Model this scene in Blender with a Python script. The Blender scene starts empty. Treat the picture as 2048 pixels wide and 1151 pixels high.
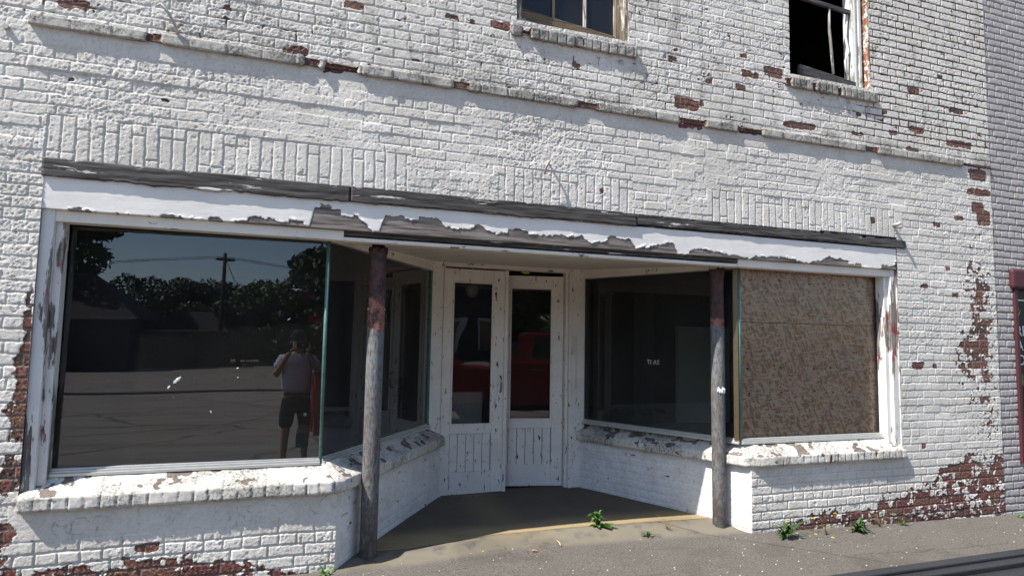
import bpy, bmesh, math, random
import numpy as np
from mathutils import Vector, Matrix

SC = bpy.context.scene
COL = SC.collection
rnd = random.Random(7)
# ------------------------------------------------------------------ camera
YAW, PITCH, ROLL, FPX = 0.3391600192760532, 0.08135365681619233, 0.017687516049881512, 1259.05
CAM = Vector((0.0, -4.395, 1.55))
cd = bpy.data.cameras.new('camera')
cam = bpy.data.objects.new('camera', cd); COL.objects.link(cam)
_f = Vector((math.sin(YAW)*math.cos(PITCH), math.cos(YAW)*math.cos(PITCH), math.sin(PITCH)))
_r = Vector((math.cos(YAW), -math.sin(YAW), 0)); _u = _r.cross(_f)
_r2 = _r*math.cos(ROLL)+_u*math.sin(ROLL); _u2 = -_r*math.sin(ROLL)+_u*math.cos(ROLL)
M = Matrix((( _r2.x, _u2.x, -_f.x), (_r2.y, _u2.y, -_f.y), (_r2.z, _u2.z, -_f.z))).to_4x4()
M.translation = CAM
cam.matrix_world = M
cd.sensor_fit = 'HORIZONTAL'; cd.sensor_width = 36; cd.lens = FPX/2048*36
cd.clip_start = 0.02; cd.clip_end = 2000
SC.camera = cam
# ------------------------------------------------------------------ sky and sun
SUN_DIR = Vector((0.69, 0.200, -1.0)).normalized()      # the way the light travels
to_sun = -SUN_DIR
elev = math.asin(to_sun.z); az = math.atan2(to_sun.x, to_sun.y)
W = bpy.data.worlds.new('World'); SC.world = W; W.use_nodes = True
wn = W.node_tree; wn.nodes.clear()
sky = wn.nodes.new('ShaderNodeTexSky'); sky.sky_type = 'NISHITA'; sky.sun_disc = False
sky.sun_elevation = elev; sky.sun_rotation = az
sky.air_density = 1.0; sky.dust_density = 0.6; sky.ozone_density = 1.2
bg = wn.nodes.new('ShaderNodeBackground'); bg.inputs['Strength'].default_value = 0.12
wo = wn.nodes.new('ShaderNodeOutputWorld')
wn.links.new(sky.outputs[0], bg.inputs[0]); wn.links.new(bg.outputs[0], wo.inputs[0])
sd = bpy.data.lights.new('sun', 'SUN'); sd.energy = 5.0; sd.angle = math.radians(0.5); sd.color = (1.0, 0.96, 0.90)
sun = bpy.data.objects.new('sun', sd); COL.objects.link(sun)
sun.rotation_euler = SUN_DIR.to_track_quat('-Z', 'Y').to_euler(); sun.location = (-8, -6, 14)
SC.view_settings.view_transform = 'Standard'; SC.view_settings.look = 'None'
SC.view_settings.gamma = 1; SC.view_settings.exposure = 0.86
SC.cycles.max_bounces = 12; SC.cycles.diffuse_bounces = 8; SC.cycles.transparent_max_bounces = 12
SC.cycles.caustics_reflective = False; SC.cycles.caustics_refractive = False

# ------------------------------------------------------------------ helpers: noise
_rs = np.random.RandomState(11)
_T = _rs.rand(1 << 16).astype(np.float32)
def hsh(i, j, s=0):
    i = np.asarray(i).astype(np.int64); j = np.asarray(j).astype(np.int64)
    k = (i*73856093) ^ (j*19349663) ^ (s*83492791)
    k = (k ^ (k >> 13))*1274126177
    return _T[(k ^ (k >> 16)) & 0xFFFF]
def vn(x, y, s=0):
    x = np.asarray(x, np.float32); y = np.asarray(y, np.float32)
    i = np.floor(x); j = np.floor(y); fx = x-i; fy = y-j
    fx = fx*fx*(3-2*fx); fy = fy*fy*(3-2*fy)
    a = hsh(i, j, s); b = hsh(i+1, j, s); c = hsh(i, j+1, s); d = hsh(i+1, j+1, s)
    return (a+(b-a)*fx)*(1-fy)+(c+(d-c)*fx)*fy
def fbm(x, y, s=0, o=3):
    t = 0; a = 1; n = 0
    for k in range(o):
        t = t+a*vn(x*2**k+k*17.3, y*2**k-k*9.1, s+k); n += a; a *= .5
    return t/n
def sst(a, b, x):
    t = np.clip((np.asarray(x, np.float32)-a)/(b-a), 0, 1); return t*t*(3-2*t)

# ------------------------------------------------------------------ helpers: objects
def tag(o, label=None, cat=None, group=None, kind=None):
    if label: o['label'] = label
    if cat: o['category'] = cat
    if group: o['group'] = group
    if kind: o['kind'] = kind
    return o
ROOTLOC = {}
def thing(name, label, cat, loc=(0, 0, 0), group=None):
    o = bpy.data.objects.new(name, None); COL.objects.link(o)
    o.location = loc; o.empty_display_size = .2
    return tag(o, label, cat, group)
def link(name, me, mat, parent=None, local=False):
    o = bpy.data.objects.new(name, me); COL.objects.link(o)
    if mat is not None:
        for m in (mat if isinstance(mat, (list, tuple)) else [mat]): me.materials.append(m)
    if parent is not None:
        o.parent = parent
        if parent.type == 'EMPTY' and not local: o.location = -Vector(parent.location)
    return o
def bevel(o, w=.003, seg=2):
    m = o.modifiers.new('bevel', 'BEVEL'); m.width = w; m.segments = seg; m.limit_method = 'ANGLE'; m.angle_limit = .6
    return o
class MB:
    def __init__(s): s.v = []; s.f = []; s.mi = []; s.sm = []
    def add(s, vs, fs, mi=0, smooth=False):
        b = len(s.v); s.v += [tuple(v) for v in vs]
        for f in fs: s.f.append([b+i for i in f]); s.mi.append(mi); s.sm.append(smooth)
        return s
    def box(s, a, b, mi=0):
        x0, y0, z0 = a; x1, y1, z1 = b
        return s.add([(x0,y0,z0),(x1,y0,z0),(x1,y1,z0),(x0,y1,z0),(x0,y0,z1),(x1,y0,z1),(x1,y1,z1),(x0,y1,z1)],
              [(0,3,2,1),(4,5,6,7),(0,1,5,4),(1,2,6,5),(2,3,7,6),(3,0,4,7)], mi)
    def obox(s, p, q, w, h, up=(0,0,1), mi=0):
        # bar from p to q with section w (sideways) by h (along up)
        p = Vector(p); q = Vector(q); d = (q-p).normalized(); up = Vector(up)
        sd_ = d.cross(up); 
        if sd_.length < 1e-5: sd_ = d.cross(Vector((0,1,0)))
        sd_.normalize(); u = sd_.cross(d)
        vs = []
        for c in (p, q):
            for a, b in ((-1,-1),(1,-1),(1,1),(-1,1)): vs.append(c+sd_*(a*w/2)+u*(b*h/2))
        return s.add(vs, [(0,1,2,3)[::-1],(4,5,6,7),(0,1,5,4),(1,2,6,5),(2,3,7,6),(3,0,4,7)], mi)
    def tube(s, pts, rads, n=12, cap=True, mi=0, smooth=True):
        pts = [Vector(p) for p in pts]
        if not isinstance(rads, (list, tuple)): rads = [rads]*len(pts)
        vs = []; fs = []
        for k, p in enumerate(pts):
            d = (pts[min(k+1, len(pts)-1)]-pts[max(k-1, 0)]).normalized()
            a = d.cross(Vector((0, 0, 1))) if abs(d.z) < .95 else d.cross(Vector((0, 1, 0)))
            a.normalize(); b = d.cross(a)
            for i in range(n):
                t = 2*math.pi*i/n
                vs.append(p+(a*math.cos(t)+b*math.sin(t))*rads[k])
        for k in range(len(pts)-1):
            for i in range(n):
                j = (i+1) % n
                fs.append((k*n+i, k*n+j, (k+1)*n+j, (k+1)*n+i))
        s.add(vs, fs, mi, smooth)
        if cap:
            b0 = len(s.v)-len(vs)
            s.f.append([b0+i for i in range(n)][::-1]); s.mi.append(mi); s.sm.append(False)
            s.f.append([b0+(len(pts)-1)*n+i for i in range(n)]); s.mi.append(mi); s.sm.append(False)
        return s
    def prism(s, poly, y0, y1, mi=0):
        n = len(poly)
        vs = [(x, y0, z) for x, z in poly]+[(x, y1, z) for x, z in poly]
        fs = [tuple(range(n)), tuple(range(2*n-1, n-1, -1))]+[(i, i+n, (i+1) % n+n, (i+1) % n) for i in range(n)]
        return s.add(vs, fs, mi)
    def mesh(s, name):
        me = bpy.data.meshes.new(name); me.from_pydata(s.v, [], s.f)
        me.polygons.foreach_set('material_index', s.mi); me.polygons.foreach_set('use_smooth', s.sm)
        bm = bmesh.new(); bm.from_mesh(me); bmesh.ops.recalc_face_normals(bm, faces=bm.faces); bm.to_mesh(me); bm.free()
        me.update(); return me
    def build(s, name, mat, parent=None, bev=0, local=False):
        o = link(name, s.mesh(name), mat, parent, local)
        if bev: bevel(o, bev)
        return o
def grid_mesh(name, P, keep=None, mask=None, flip=False):
    nz, nx = P.shape[:2]
    idx = np.arange(nz*nx).reshape(nz, nx)
    a = idx[:-1, :-1]; b = idx[:-1, 1:]; c = idx[1:, 1:]; d = idx[1:, :-1]
    q = np.stack([a, d, c, b] if flip else [a, b, c, d], -1).reshape(-1, 4)
    if keep is not None: q = q[keep.reshape(-1)]
    used = np.zeros(nz*nx, bool); used[q.reshape(-1)] = True
    mp = np.cumsum(used)-1; q = mp[q].astype(np.int32)
    V = P.reshape(-1, 3)[used].astype(np.float32)
    me = bpy.data.meshes.new(name)
    me.vertices.add(len(V)); me.vertices.foreach_set('co', V.reshape(-1))
    me.loops.add(q.size); me.loops.foreach_set('vertex_index', q.reshape(-1))
    me.polygons.add(len(q)); me.polygons.foreach_set('loop_start', np.arange(0, q.size, 4, dtype=np.int32))
    me.polygons.foreach_set('use_smooth', np.ones(len(q), bool))
    if mask is not None:
        at = me.attributes.new('mask', 'FLOAT_COLOR', 'POINT')
        at.data.foreach_set('color', mask.reshape(-1, 4)[used].astype(np.float32).reshape(-1))
    me.update(calc_edges=True); me.validate()
    return me

# ------------------------------------------------------------------ helpers: materials
class NT:
    def __init__(s, name):
        s.m = bpy.data.materials.new(name); s.m.use_nodes = True; s.t = s.m.node_tree; s.t.nodes.clear()
        s.out = s.n('ShaderNodeOutputMaterial'); s.b = s.n('ShaderNodeBsdfPrincipled')
        s.l(s.b.outputs[0], s.out.inputs[0])
    def n(s, t, **k):
        o = s.t.nodes.new(t)
        for a, v in k.items(): setattr(o, a, v)
        return o
    def l(s, a, b): s.t.links.new(a, b)
    def put(s, v, sock):
        if hasattr(v, 'is_output'): s.l(v, sock)
        elif isinstance(v, (tuple, list)) and len(v) == 3 and sock.type == 'RGBA': sock.default_value = (*v, 1)
        else: sock.default_value = v
    def coord(s, scale=(1, 1, 1), rot=(0, 0, 0)):
        c = s.n('ShaderNodeTexCoord'); m = s.n('ShaderNodeMapping'); m.inputs['Scale'].default_value = scale
        m.inputs['Rotation'].default_value = rot
        s.l(c.outputs['Object'], m.inputs[0]); return m.outputs[0]
    def noise(s, scale, detail=3, rough=.55, vec=None, dist=0):
        o = s.n('ShaderNodeTexNoise'); o.inputs['Scale'].default_value = scale; o.inputs['Detail'].default_value = detail
        o.inputs['Roughness'].default_value = rough; o.inputs['Distortion'].default_value = dist
        s.l(vec if vec is not None else s.coord(), o.inputs['Vector']); return o.outputs[0]
    def ramp(s, v, stops, interp='LINEAR'):
        o = s.n('ShaderNodeValToRGB'); o.color_ramp.interpolation = interp
        e = o.color_ramp.elements
        while len(e) < len(stops): e.new(.5)
        for k, (p, c) in enumerate(stops):
            e[k].position = p; e[k].color = (*c, 1) if isinstance(c, (tuple, list)) else (c, c, c, 1)
        s.put(v, o.inputs[0]); return o.outputs[0]
    def math(s, op, a, b=0, clamp=False):
        o = s.n('ShaderNodeMath', operation=op, use_clamp=clamp); s.put(a, o.inputs[0]); s.put(b, o.inputs[1]); return o.outputs[0]
    def mix(s, f, a, b, mode='MIX'):
        o = s.n('ShaderNodeMix', data_type='RGBA', blend_type=mode)
        s.put(f, o.inputs[0]); s.put(a, o.inputs[6]); s.put(b, o.inputs[7]); return o.outputs[2]
    def bump(s, h, dist=.002, strength=1):
        o = s.n('ShaderNodeBump'); o.inputs['Distance'].default_value = dist; o.inputs['Strength'].default_value = strength
        s.l(h, o.inputs['Height']); s.l(o.outputs[0], s.b.inputs['Normal'])
    def base(s, c): s.put(c, s.b.inputs['Base Color'])
    def fin(s, rough=.7, spec=.3, metal=0):
        s.put(rough, s.b.inputs['Roughness']); s.b.inputs['Specular IOR Level'].default_value = spec
        s.b.inputs['Metallic'].default_value = metal; return s.m
def plain(name, c, rough=.6, spec=.4, metal=0, var=.15, scale=8, bump=0):
    t = NT(name); n = t.noise(scale, 4)
    t.base(t.mix(n, tuple(x*(1-var) for x in c), tuple(min(1, x*(1+var)) for x in c)))
    if bump: t.bump(t.noise(scale*12, 3), bump)
    return t.fin(rough, spec, metal)
def masonry_mat(name, paintA, paintB, mortar=(.20, .17, .145)):
    t = NT(name)
    at = t.n('ShaderNodeAttribute', attribute_name='mask'); sp = t.n('ShaderNodeSeparateColor'); t.l(at.outputs['Color'], sp.inputs[0])
    R, G, B, A = sp.outputs[0], sp.outputs[1], sp.outputs[2], at.outputs['Alpha']
    fine = t.noise(160, 3); med = t.noise(42, 4, .6)
    q = t.math('ADD', R, t.math('MULTIPLY', t.math('SUBTRACT', fine, .5), .10))
    pf = t.ramp(q, [(.485, 0), (.51, 1)])
    brick = t.ramp(G, [(0, (.050, .024, .019)), (.3, (.105, .042, .028)), (.55, (.185, .070, .040)), (.75, (.15, .036, .030)), (1, (.135, .018, .024))])
    brick = t.mix(t.math('MULTIPLY', med, .55), brick, (.05, .03, .025))
    chalk = t.ramp(t.noise(55, 4, .7), [(.48, 0), (.62, 1)])
    brick = t.mix(t.math('MULTIPLY', chalk, .45), brick, (.40, .30, .27))
    brick = t.mix(A, brick, mortar)
    pv = t.noise(1.6, 4, .6); pc = t.mix(t.ramp(pv, [(.35, 0), (.65, 1)]), paintA, paintB)
    pc = t.mix(t.math('MULTIPLY', t.ramp(med, [(.35, 1), (.58, 0)]), .26), pc, (.40, .375, .335))
    gv = t.noise(5.5, 5, .7); pc = t.mix(t.math('MULTIPLY', t.ramp(gv, [(.47, 0), (.66, 1)]), .34), pc, (.46, .43, .36))
    speck = t.ramp(t.noise(95, 2), [(.665, 0), (.70, 1)])
    pc = t.mix(t.math('MULTIPLY', speck, .6), pc, (.22, .19, .16))
    c = t.mix(pf, brick, pc)
    dn = t.math('MULTIPLY', B, t.ramp(t.noise(60, 5, .75), [(.38, 0), (.62, 1)]), True)
    c = t.mix(dn, c, (.045, .042, .036))
    t.base(c); t.bump(t.math('ADD', t.math('MULTIPLY', t.noise(240, 2), 1.3), t.math('MULTIPLY', med, .7)), .0030)
    return t.fin(.75, .25)
def peelwood(name, paint, wood, amount=.35, scale=14, stretch=(1, 1, .25), attr=False, under=None, crack=.5, tint=None):
    t = NT(name); v = t.coord(stretch)
    grain = t.noise(60, 4, .6, t.coord((.06, 1, 1) if stretch[0] < stretch[2] else (1, 1, .06)))
    wd = t.mix(t.ramp(grain, [(.36, 0), (.62, 1)]), tuple(x*.30 for x in wood), wood)
    if under: wd = t.mix(t.ramp(t.noise(6, 4), [(.53, 0), (.64, 1)]), wd, under)
    n = t.noise(scale, 6, .68, v)
    if attr:
        at = t.n('ShaderNodeAttribute', attribute_name='mask'); sp = t.n('ShaderNodeSeparateColor'); t.l(at.outputs['Color'], sp.inputs[0])
        q = t.math('ADD', sp.outputs[0], t.math('MULTIPLY', t.math('SUBTRACT', n, .5), .12)); pf = t.ramp(q, [(.49, 0), (.51, 1)])
    else:
        pf = t.ramp(n, [(amount-.012, 0), (amount+.012, 1)])
    pn = t.noise(4, 4, .6); pc = t.mix(t.ramp(pn, [(.3, 0), (.7, 1)]), paint, tint or tuple(x*.86 for x in paint))
    sc = t.ramp(t.noise(120, 3, .6, t.coord((.5, .5, .5))), [(.69, 0), (.73, 1)])
    pc = t.mix(t.math('MULTIPLY', sc, crack), pc, (.10, .085, .07))
    t.base(t.mix(pf, wd, pc))
    t.bump(t.math('ADD', t.math('MULTIPLY', pf, 1.0), t.math('MULTIPLY', grain, .5)), .0015)
    return t.fin(.6, .3)
def glass_mat(name, refl=.10, tint=(.82, .90, .88), dust=.02):
    m = bpy.data.materials.new(name); m.use_nodes = True; t = m.node_tree; t.nodes.clear()
    o = t.nodes.new('ShaderNodeOutputMaterial'); tr = t.nodes.new('ShaderNodeBsdfTransparent'); gl = t.nodes.new('ShaderNodeBsdfGlossy')
    tr.inputs[0].default_value = (*tint, 1); gl.inputs['Roughness'].default_value = 0.0; gl.inputs[0].default_value = (.95, .97, 1, 1)
    fr = t.nodes.new('ShaderNodeFresnel'); fr.inputs[0].default_value = 1.5
    ad = t.nodes.new('ShaderNodeMath'); ad.operation = 'MULTIPLY_ADD'; ad.inputs[1].default_value = 1.15; ad.inputs[2].default_value = refl-.045
    t.links.new(fr.outputs[0], ad.inputs[0])
    mx = t.nodes.new('ShaderNodeMixShader'); t.links.new(ad.outputs[0], mx.inputs[0]); t.links.new(tr.outputs[0], mx.inputs[1]); t.links.new(gl.outputs[0], mx.inputs[2])
    df = t.nodes.new('ShaderNodeBsdfDiffuse'); df.inputs[0].default_value = (.55, .55, .52, 1)
    tc = t.nodes.new('ShaderNodeTexCoord'); n1 = t.nodes.new('ShaderNodeTexNoise'); n1.inputs['Scale'].default_value = 130; n1.inputs['Detail'].default_value = 2
    n2 = t.nodes.new('ShaderNodeTexNoise'); n2.inputs['Scale'].default_value = 3; n2.inputs['Detail'].default_value = 5
    t.links.new(tc.outputs['Object'], n1.inputs['Vector']); t.links.new(tc.outputs['Object'], n2.inputs['Vector'])
    r1 = t.nodes.new('ShaderNodeValToRGB'); r1.color_ramp.elements[0].position = .745; r1.color_ramp.elements[1].position = .77
    r1.color_ramp.elements[1].color = (.5, .5, .5, 1); t.links.new(n1.outputs[0], r1.inputs[0])
    r2 = t.nodes.new('ShaderNodeMath'); r2.operation = 'MULTIPLY_ADD'; r2.inputs[1].default_value = dust*1.2; r2.inputs[2].default_value = dust*.2
    t.links.new(n2.outputs[0], r2.inputs[0])
    s2 = t.nodes.new('ShaderNodeMath'); s2.operation = 'ADD'; s2.use_clamp = True
    t.links.new(r1.outputs[0], s2.inputs[0]); t.links.new(r2.outputs[0], s2.inputs[1])
    m2 = t.nodes.new('ShaderNodeMixShader'); t.links.new(s2.outputs[0], m2.inputs[0]); t.links.new(mx.outputs[0], m2.inputs[1]); t.links.new(df.outputs[0], m2.inputs[2])
    t.links.new(m2.outputs[0], o.inputs[0]); return m

WHITE = masonry_mat('chalky_white_paint_on_brick', (.745, .715, .66), (.60, .575, .52))
FRESH = masonry_mat('smoother_white_bulkhead_paint', (.84, .83, .81), (.78, .77, .75))
GRIME = masonry_mat('grimy_string_course_paint', (.58, .555, .51), (.40, .38, .34))
GRIMY = masonry_mat('grimy_sill_brick', (.44, .42, .38), (.25, .235, .21))
GREY = masonry_mat('lavender_grey_painted_brick', (.40, .375, .39), (.36, .34, .355), (.16, .15, .15))
GLASS = glass_mat('old_shop_glass', .09)
GLASS2 = glass_mat('upper_sash_glass', .035, (.5, .6, .65), .03)
CREAM = peelwood('cream_painted_wood', (.82, .77, .68), (.20, .16, .12), .365, 11, (1, 1, .3))
CREAMH = peelwood('cream_painted_trim', (.82, .77, .68), (.20, .17, .13), .355, 11, (.3, 1, 1))
DOORW = peelwood('white_door_paint', (.84, .80, .735), (.09, .07, .055), .37, 30, (1, 1, .35), crack=.9)
JAMB = peelwood('flaking_white_jamb', (.72, .71, .68), (.30, .27, .24), .455, 9, (1, 1, .16), under=(.21, .05, .055), crack=.7)
FASC = peelwood('peeling_fascia_paint', (.82, .795, .75), (.27, .235, .21), scale=16, stretch=(.3, 1, 1), attr=True)
BROWNWOOD = peelwood('bare_brown_sash_wood', (.55, .50, .42), (.20, .145, .09), .60, 10, (.2, 1, 1))
GREYWOOD = peelwood('weathered_grey_wood', (.70, .69, .66), (.098, .090, .083), .625, 12, (.16, 1, 1.4))
PALEWOOD = peelwood('pale_flaking_sash_wood', (.66, .66, .63), (.34, .32, .29), .46, 12, (1, 1, .16), crack=.8)
OLDWOOD = peelwood('bare_weathered_sash_wood', (.62, .58, .50), (.27, .22, .16), .53, 10, (1, 1, .16), crack=.9)
ALU = plain('dull_aluminium', (.60, .60, .57), .4, .5, .55, .15, 20)
PATINA = plain('green_patina_metal', (.085, .17, .145), .5, .5, .4, .5, 22)
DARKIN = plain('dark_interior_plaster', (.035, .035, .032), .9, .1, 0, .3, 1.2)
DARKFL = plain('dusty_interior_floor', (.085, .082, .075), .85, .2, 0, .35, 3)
BLACKM = plain('black_void_paint', (.012, .012, .013), .9, .1)

# ------------------------------------------------------------------ masonry height field
C = .0708
PEELS = [(-1.33,3.539,.092,.028),(-.04,3.469,.08,.034),(.21,3.388,.074,.032),(.34,3.868,.068,.025),(1.04,3.926,.047,.019),(1.2,3.91,.02,.016),(1.42,3.924,.08,.032),(2.06,3.716,.039,.028),(1.5,3.454,.016,.016),(2.95,3.924,.049,.026),(3.09,3.555,.124,.056),(3.12,3.377,.124,.039),(3.68,4.072,.038,.023),(3.75,3.918,.095,.032),(4.0,3.978,.107,.052),(3.31,3.785,.036,.026),(3.64,3.788,.054,.027),(3.24,3.582,.026,.026),(3.71,3.401,.102,.031),(4.3,3.525,.19,.033),(5.0,3.733,.031,.02),(5.33,3.799,.032,.03),(5.73,4.074,.082,.036),(6.11,4.268,.042,.026),(6.32,3.948,.102,.032),(5.75,3.675,.102,.035),(5.44,3.605,.053,.025),(4.98,3.537,.078,.02),(6.34,3.601,.189,.036),(5.68,3.471,.088,.025),(5.96,3.408,.084,.026),(6.59,3.312,.13,.063),(6.6,3.131,.171,.037),(6.57,2.972,.089,.052),(6.66,2.866,.097,.078),(5.98,2.75,.048,.025),(6.29,2.836,.064,.026),(6.11,2.321,.027,.02),(5.78,2.128,.054,.019),(5.66,1.372,.078,.038),(5.89,1.363,.026,.019),(6.2,2.062,.042,.025),(5.7,.617,.033,.023),(-.74,.27,.066,.03),(-1.31,3.07,.015,.009),(-.8,3.019,.027,.016),(2.29,2.731,.018,.024),(5.14,2.728,.026,.029),(6.38,1.572,.142,.035),(6.56,1.574,.072,.075)]
def ell(X, Z, cx, cz, rx, rz, s=1.0):
    return s*np.exp(-(((X-cx)/rx)**2+((Z-cz)/rz)**2))
def bricks(X, Z, seed=0, soldier=None, L0=.218, headers=True):
    wx = X+.010*(fbm(X*5, Z*5, 31+seed, 2)-.5)+.005*(vn(X*38, Z*38, 33+seed)-.5)
    wz = Z+.012*(fbm(X*3.1, Z*3.1, 35+seed, 2)-.5)+.005*(vn(X*38, Z*38, 37+seed)-.5)
    row = np.floor(wz/C); rh = hsh(row, row*0+3, seed)
    L = np.where((np.mod(row, 7) == 3) & headers, .109, L0)
    u = (wx+rh*.07+np.mod(row, 2)*L/2)/L; col = np.floor(u); fu = (u-col)*L
    du = np.minimum(fu, L-fu); fz = wz-row*C; dz = np.minimum(fz, C-fz)
    bh = hsh(row, col, seed+5); bh2 = hsh(row, col, seed+9)
    if soldier is not None:
        ws = .0742; cs = np.floor(wx/ws); fs = wx-cs*ws; ds = np.minimum(fs, ws-fs)
        odd = hsh(cs, cs*0, seed+21)
        zb = np.where(odd < .42, soldier[2]-.072, np.where(odd < .8, soldier[1]+.072, soldier[1]-.5))
        dzb = np.minimum(np.abs(wz-zb), np.minimum(np.abs(wz-soldier[1]), np.abs(wz-soldier[2])))
        inz = soldier[0]
        du = np.where(inz, ds, du); dz = np.where(inz, dzb, dz)
        up = (wz > zb).astype(np.int64)
        bh = np.where(inz, hsh(cs, up, seed+41), bh); bh2 = np.where(inz, hsh(cs, up+3, seed+43), bh2)
    return np.minimum(du, dz), dz, bh, bh2
def main_wall(X, Z):
    S = ((X > -1.43) & (X < .77)) | ((X > 1.43) & (X < 2.57)) | ((X > 3.28) & (X < 5.42))
    S = S & (Z > 2.55) & (Z < 2.845)
    d, dz, bh, bh2 = bricks(X, Z, 0, (S, 2.55, 2.845))
    UR = sst(4.3, 5.6, X+.3*(fbm(X*2, Z*2, 3)-.5))*sst(3.35, 3.7, Z)
    MID = sst(2.45, 2.6, Z)*(1-sst(3.3, 3.42, Z))*(1-sst(5.3, 6.0, X))
    UP = sst(3.35, 3.45, Z)
    PL = np.clip((1-sst(.30, .40, Z-.06*(fbm(X*4, Z*4, 8)-.5)))*0+sst(.29, .36, Z+.10*(fbm(X*4, Z*4, 8)-.5))*(1-sst(.53, .56, Z))*(X < .36)*(X > -1.45), 0, 1)
    PL = np.maximum(PL, .75*sst(3.25, 3.31, Z+.05*(fbm(X*3, Z*3, 5)-.5))*(1-sst(3.40, 3.42, Z))*(1-sst(4.6, 5.6, X))*.9)
    PL = np.maximum(PL, ell(X, Z, 2.1, 3.75, .55, .10, .5))
    lump = fbm(X*2.6, Z*2.6, 51, 3); fillj = sst(.34, .66, lump)
    prof = sst(.0022, .0074, d)
    J = .0056*(1-MID)*(1-.40*fillj)+.0052*MID*(1-.42*fillj*(1-.7*S))+.0034*UR+.0022*S
    J = J+.0045*(1-sst(.3, .5, Z))*(X < 6.8)
    J = J*(1-.85*PL)
    Bd = MID*(.0026*(.2+.9*fillj))*(1-.85*PL)+.0011*(1-UR)*(1-PL)*vn(X*7, Z*7, 77)
    h = (prof-1)*J+Bd*np.exp(-(d/.0048)**2)*(.35+1.1*vn(X*26, Z*26, 71))
    h = h+(bh-.5)*.0040*(1-.8*PL)
    rw_ = np.floor(Z/C); h = h+np.where(S, 0, 1)*.0042*(vn(X*.9+rw_*7.3, rw_, 97)-.5)*(1-.8*PL)*(.5+.8*MID)
    amp = .6+.9*sst(.35, .7, fbm(X*1.7, Z*1.7, 61))
    n1 = fbm(X*24, Z*24, 81, 3)-.5; n2 = fbm(X*98, Z*98, 85, 2)-.5
    amp = amp*(1-.32*sst(1.5, 4.0, X))*(1-.35*S)
    h = h+amp*(1-.65*PL)*(n1*.0024+n2*.0042)+(fbm(X*6, Z*6, 91, 2)-.5)*.0032
    h = h-.0045*sst(.84, .93, vn(X*44, Z*44, 95))*(1-PL)*amp
    # exposed brick
    E = .015+.06*UP
    for (cx, cz, w, hh) in PEELS:
        m = (np.abs(X-cx) < w*2+.06) & (np.abs(Z-cz) < hh*2+.06)
        if m.any():
            xw = X[m]+.022*(fbm(X[m]*22, Z[m]*22, 131, 2)-.5); zw = Z[m]+.026*(fbm(X[m]*26, Z[m]*26, 133, 2)-.5)
            xx = (np.abs(xw-cx)/max(w*1.05, .014))**5+(np.abs(zw-cz)/max(hh*1.05, .014))**5
            E[m] = np.maximum(E[m], .80*(1-sst(.15, 1.5, xx)))
    E = E+ell(X, Z, 6.56, 2.15, .26, .55, .34)+ell(X, Z, 6.52, 1.62, .27, .34, .26)+ell(X, Z, 6.34, 1.40, .22, .27, .24)+ell(X, Z, 6.50, 1.15, .32, .38, .30)+ell(X, Z, 6.60, .80, .22, .26, .36)+ell(X, Z, 6.3, 2.2, .50, .60, .16)
    tri = .03+np.interp(X, [3.6, 4.0, 4.6, 5.3, 5.75, 6.0, 6.3, 6.8], [-.2, .02, .11, .17, .26, .42, .50, .50])
    E = np.maximum(E, .60*(1-sst(-.10, .12, Z-tri+.10*(fbm(X*9, Z*9, 7)-.5)))*(X > 3.7))
    E = E+ell(X, Z, 6.62, 2.92, .12, .30, .25)
    tl = np.interp(X, [-3, -1.45, -1.38, -1.22, -.84, -.17, .1, .36], [.30, .30, .20, .235, .225, .165, .06, .03])
    E = np.maximum(E, .60*(1-sst(-.06, .05, Z-tl+.08*(fbm(X*9, Z*9, 13)-.5)))*(X < .4))
    E = E+np.where(X < -1.40, ell(X, Z, -1.43, 1.30, .045, .50, .85)+ell(X, Z, -1.62, 1.0, .2, .35, .42), 0)
    E = E+np.where(X < -1.4, ell(X, Z, -1.47, .70, .08, .10, .5)+ell(X, Z, -1.46, .41, .06, .07, .9), 0)
    E = E+.27*sst(.70, .77, fbm(X*19, Z*24, 4, 3))*(.30+UP)+.30*sst(.88, .95, vn(X*33, Z*33, 15))*(.3+UP)
    nb = .12+.36*np.clip((fbm(X*23, Z*23, 101, 3)-.22)/.56, 0, 1)+.22*bh2+.24*vn(X*46, Z*52, 105)
    jp = UR*.85*(1-sst(.003, .009, d))*(.6+.7*vn(X*5, Z*5, 19))+.45*(1-sst(.002, .007, d))*sst(.52, .64, fbm(X*3, Z*3, 23))*UP
    q = nb-E-jp-.10*(1-prof)*(E > .2)
    h = h+.0024*sst(-.015, .02, q)+.0016*np.exp(-((q-.03)/.03)**2)*(E > .15)
    FL = np.clip(E, 0, .5)*(q > 0)
    h = h+FL*.010*(fbm(X*55, Z*55, 111, 2)-.45)
    tone = np.clip(.42+.6*(bh-.5)+.30*(1-sst(.25, .8, Z)), 0, 1)
    dirt = UP*(.8*np.exp(-((Z-3.47)/.06)**2))*sst(.38, .6, fbm(X*3, Z*2, 25))+UR*.7*(1-sst(.003, .008, d))
    dirt = dirt+.75*sst(.80, .92, vn(X*15, Z*22, 17))*UP*sst(.42, .62, fbm(X*4, Z*4, 27))+.35*sst(.90, .97, vn(X*40, Z*40, 18))
    dirt = dirt+.55*UP*sst(.60, .78, fbm(X*16, Z*1.6, 28, 3))*sst(.45, .62, fbm(X*2.2, Z*2.2, 26))+.35*sst(.62, .74, fbm(X*9, Z*9, 38, 4))*(.35+.65*UP)
    dirt = dirt+.8*PL*np.exp(-((fbm(X*14, Z*10, 29, 2)-.5)/.018)**2)*(Z < .6)*sst(.35, .6, fbm(X*5, Z*5, 30))
    dirt = dirt+.5*(Z < .08)*(1-sst(.0, .08, Z))
    mask = np.stack([np.clip(.5+q*1.2, 0, 1), tone, np.clip(dirt, 0, 1), 1-prof], -1)
    return h, mask

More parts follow.
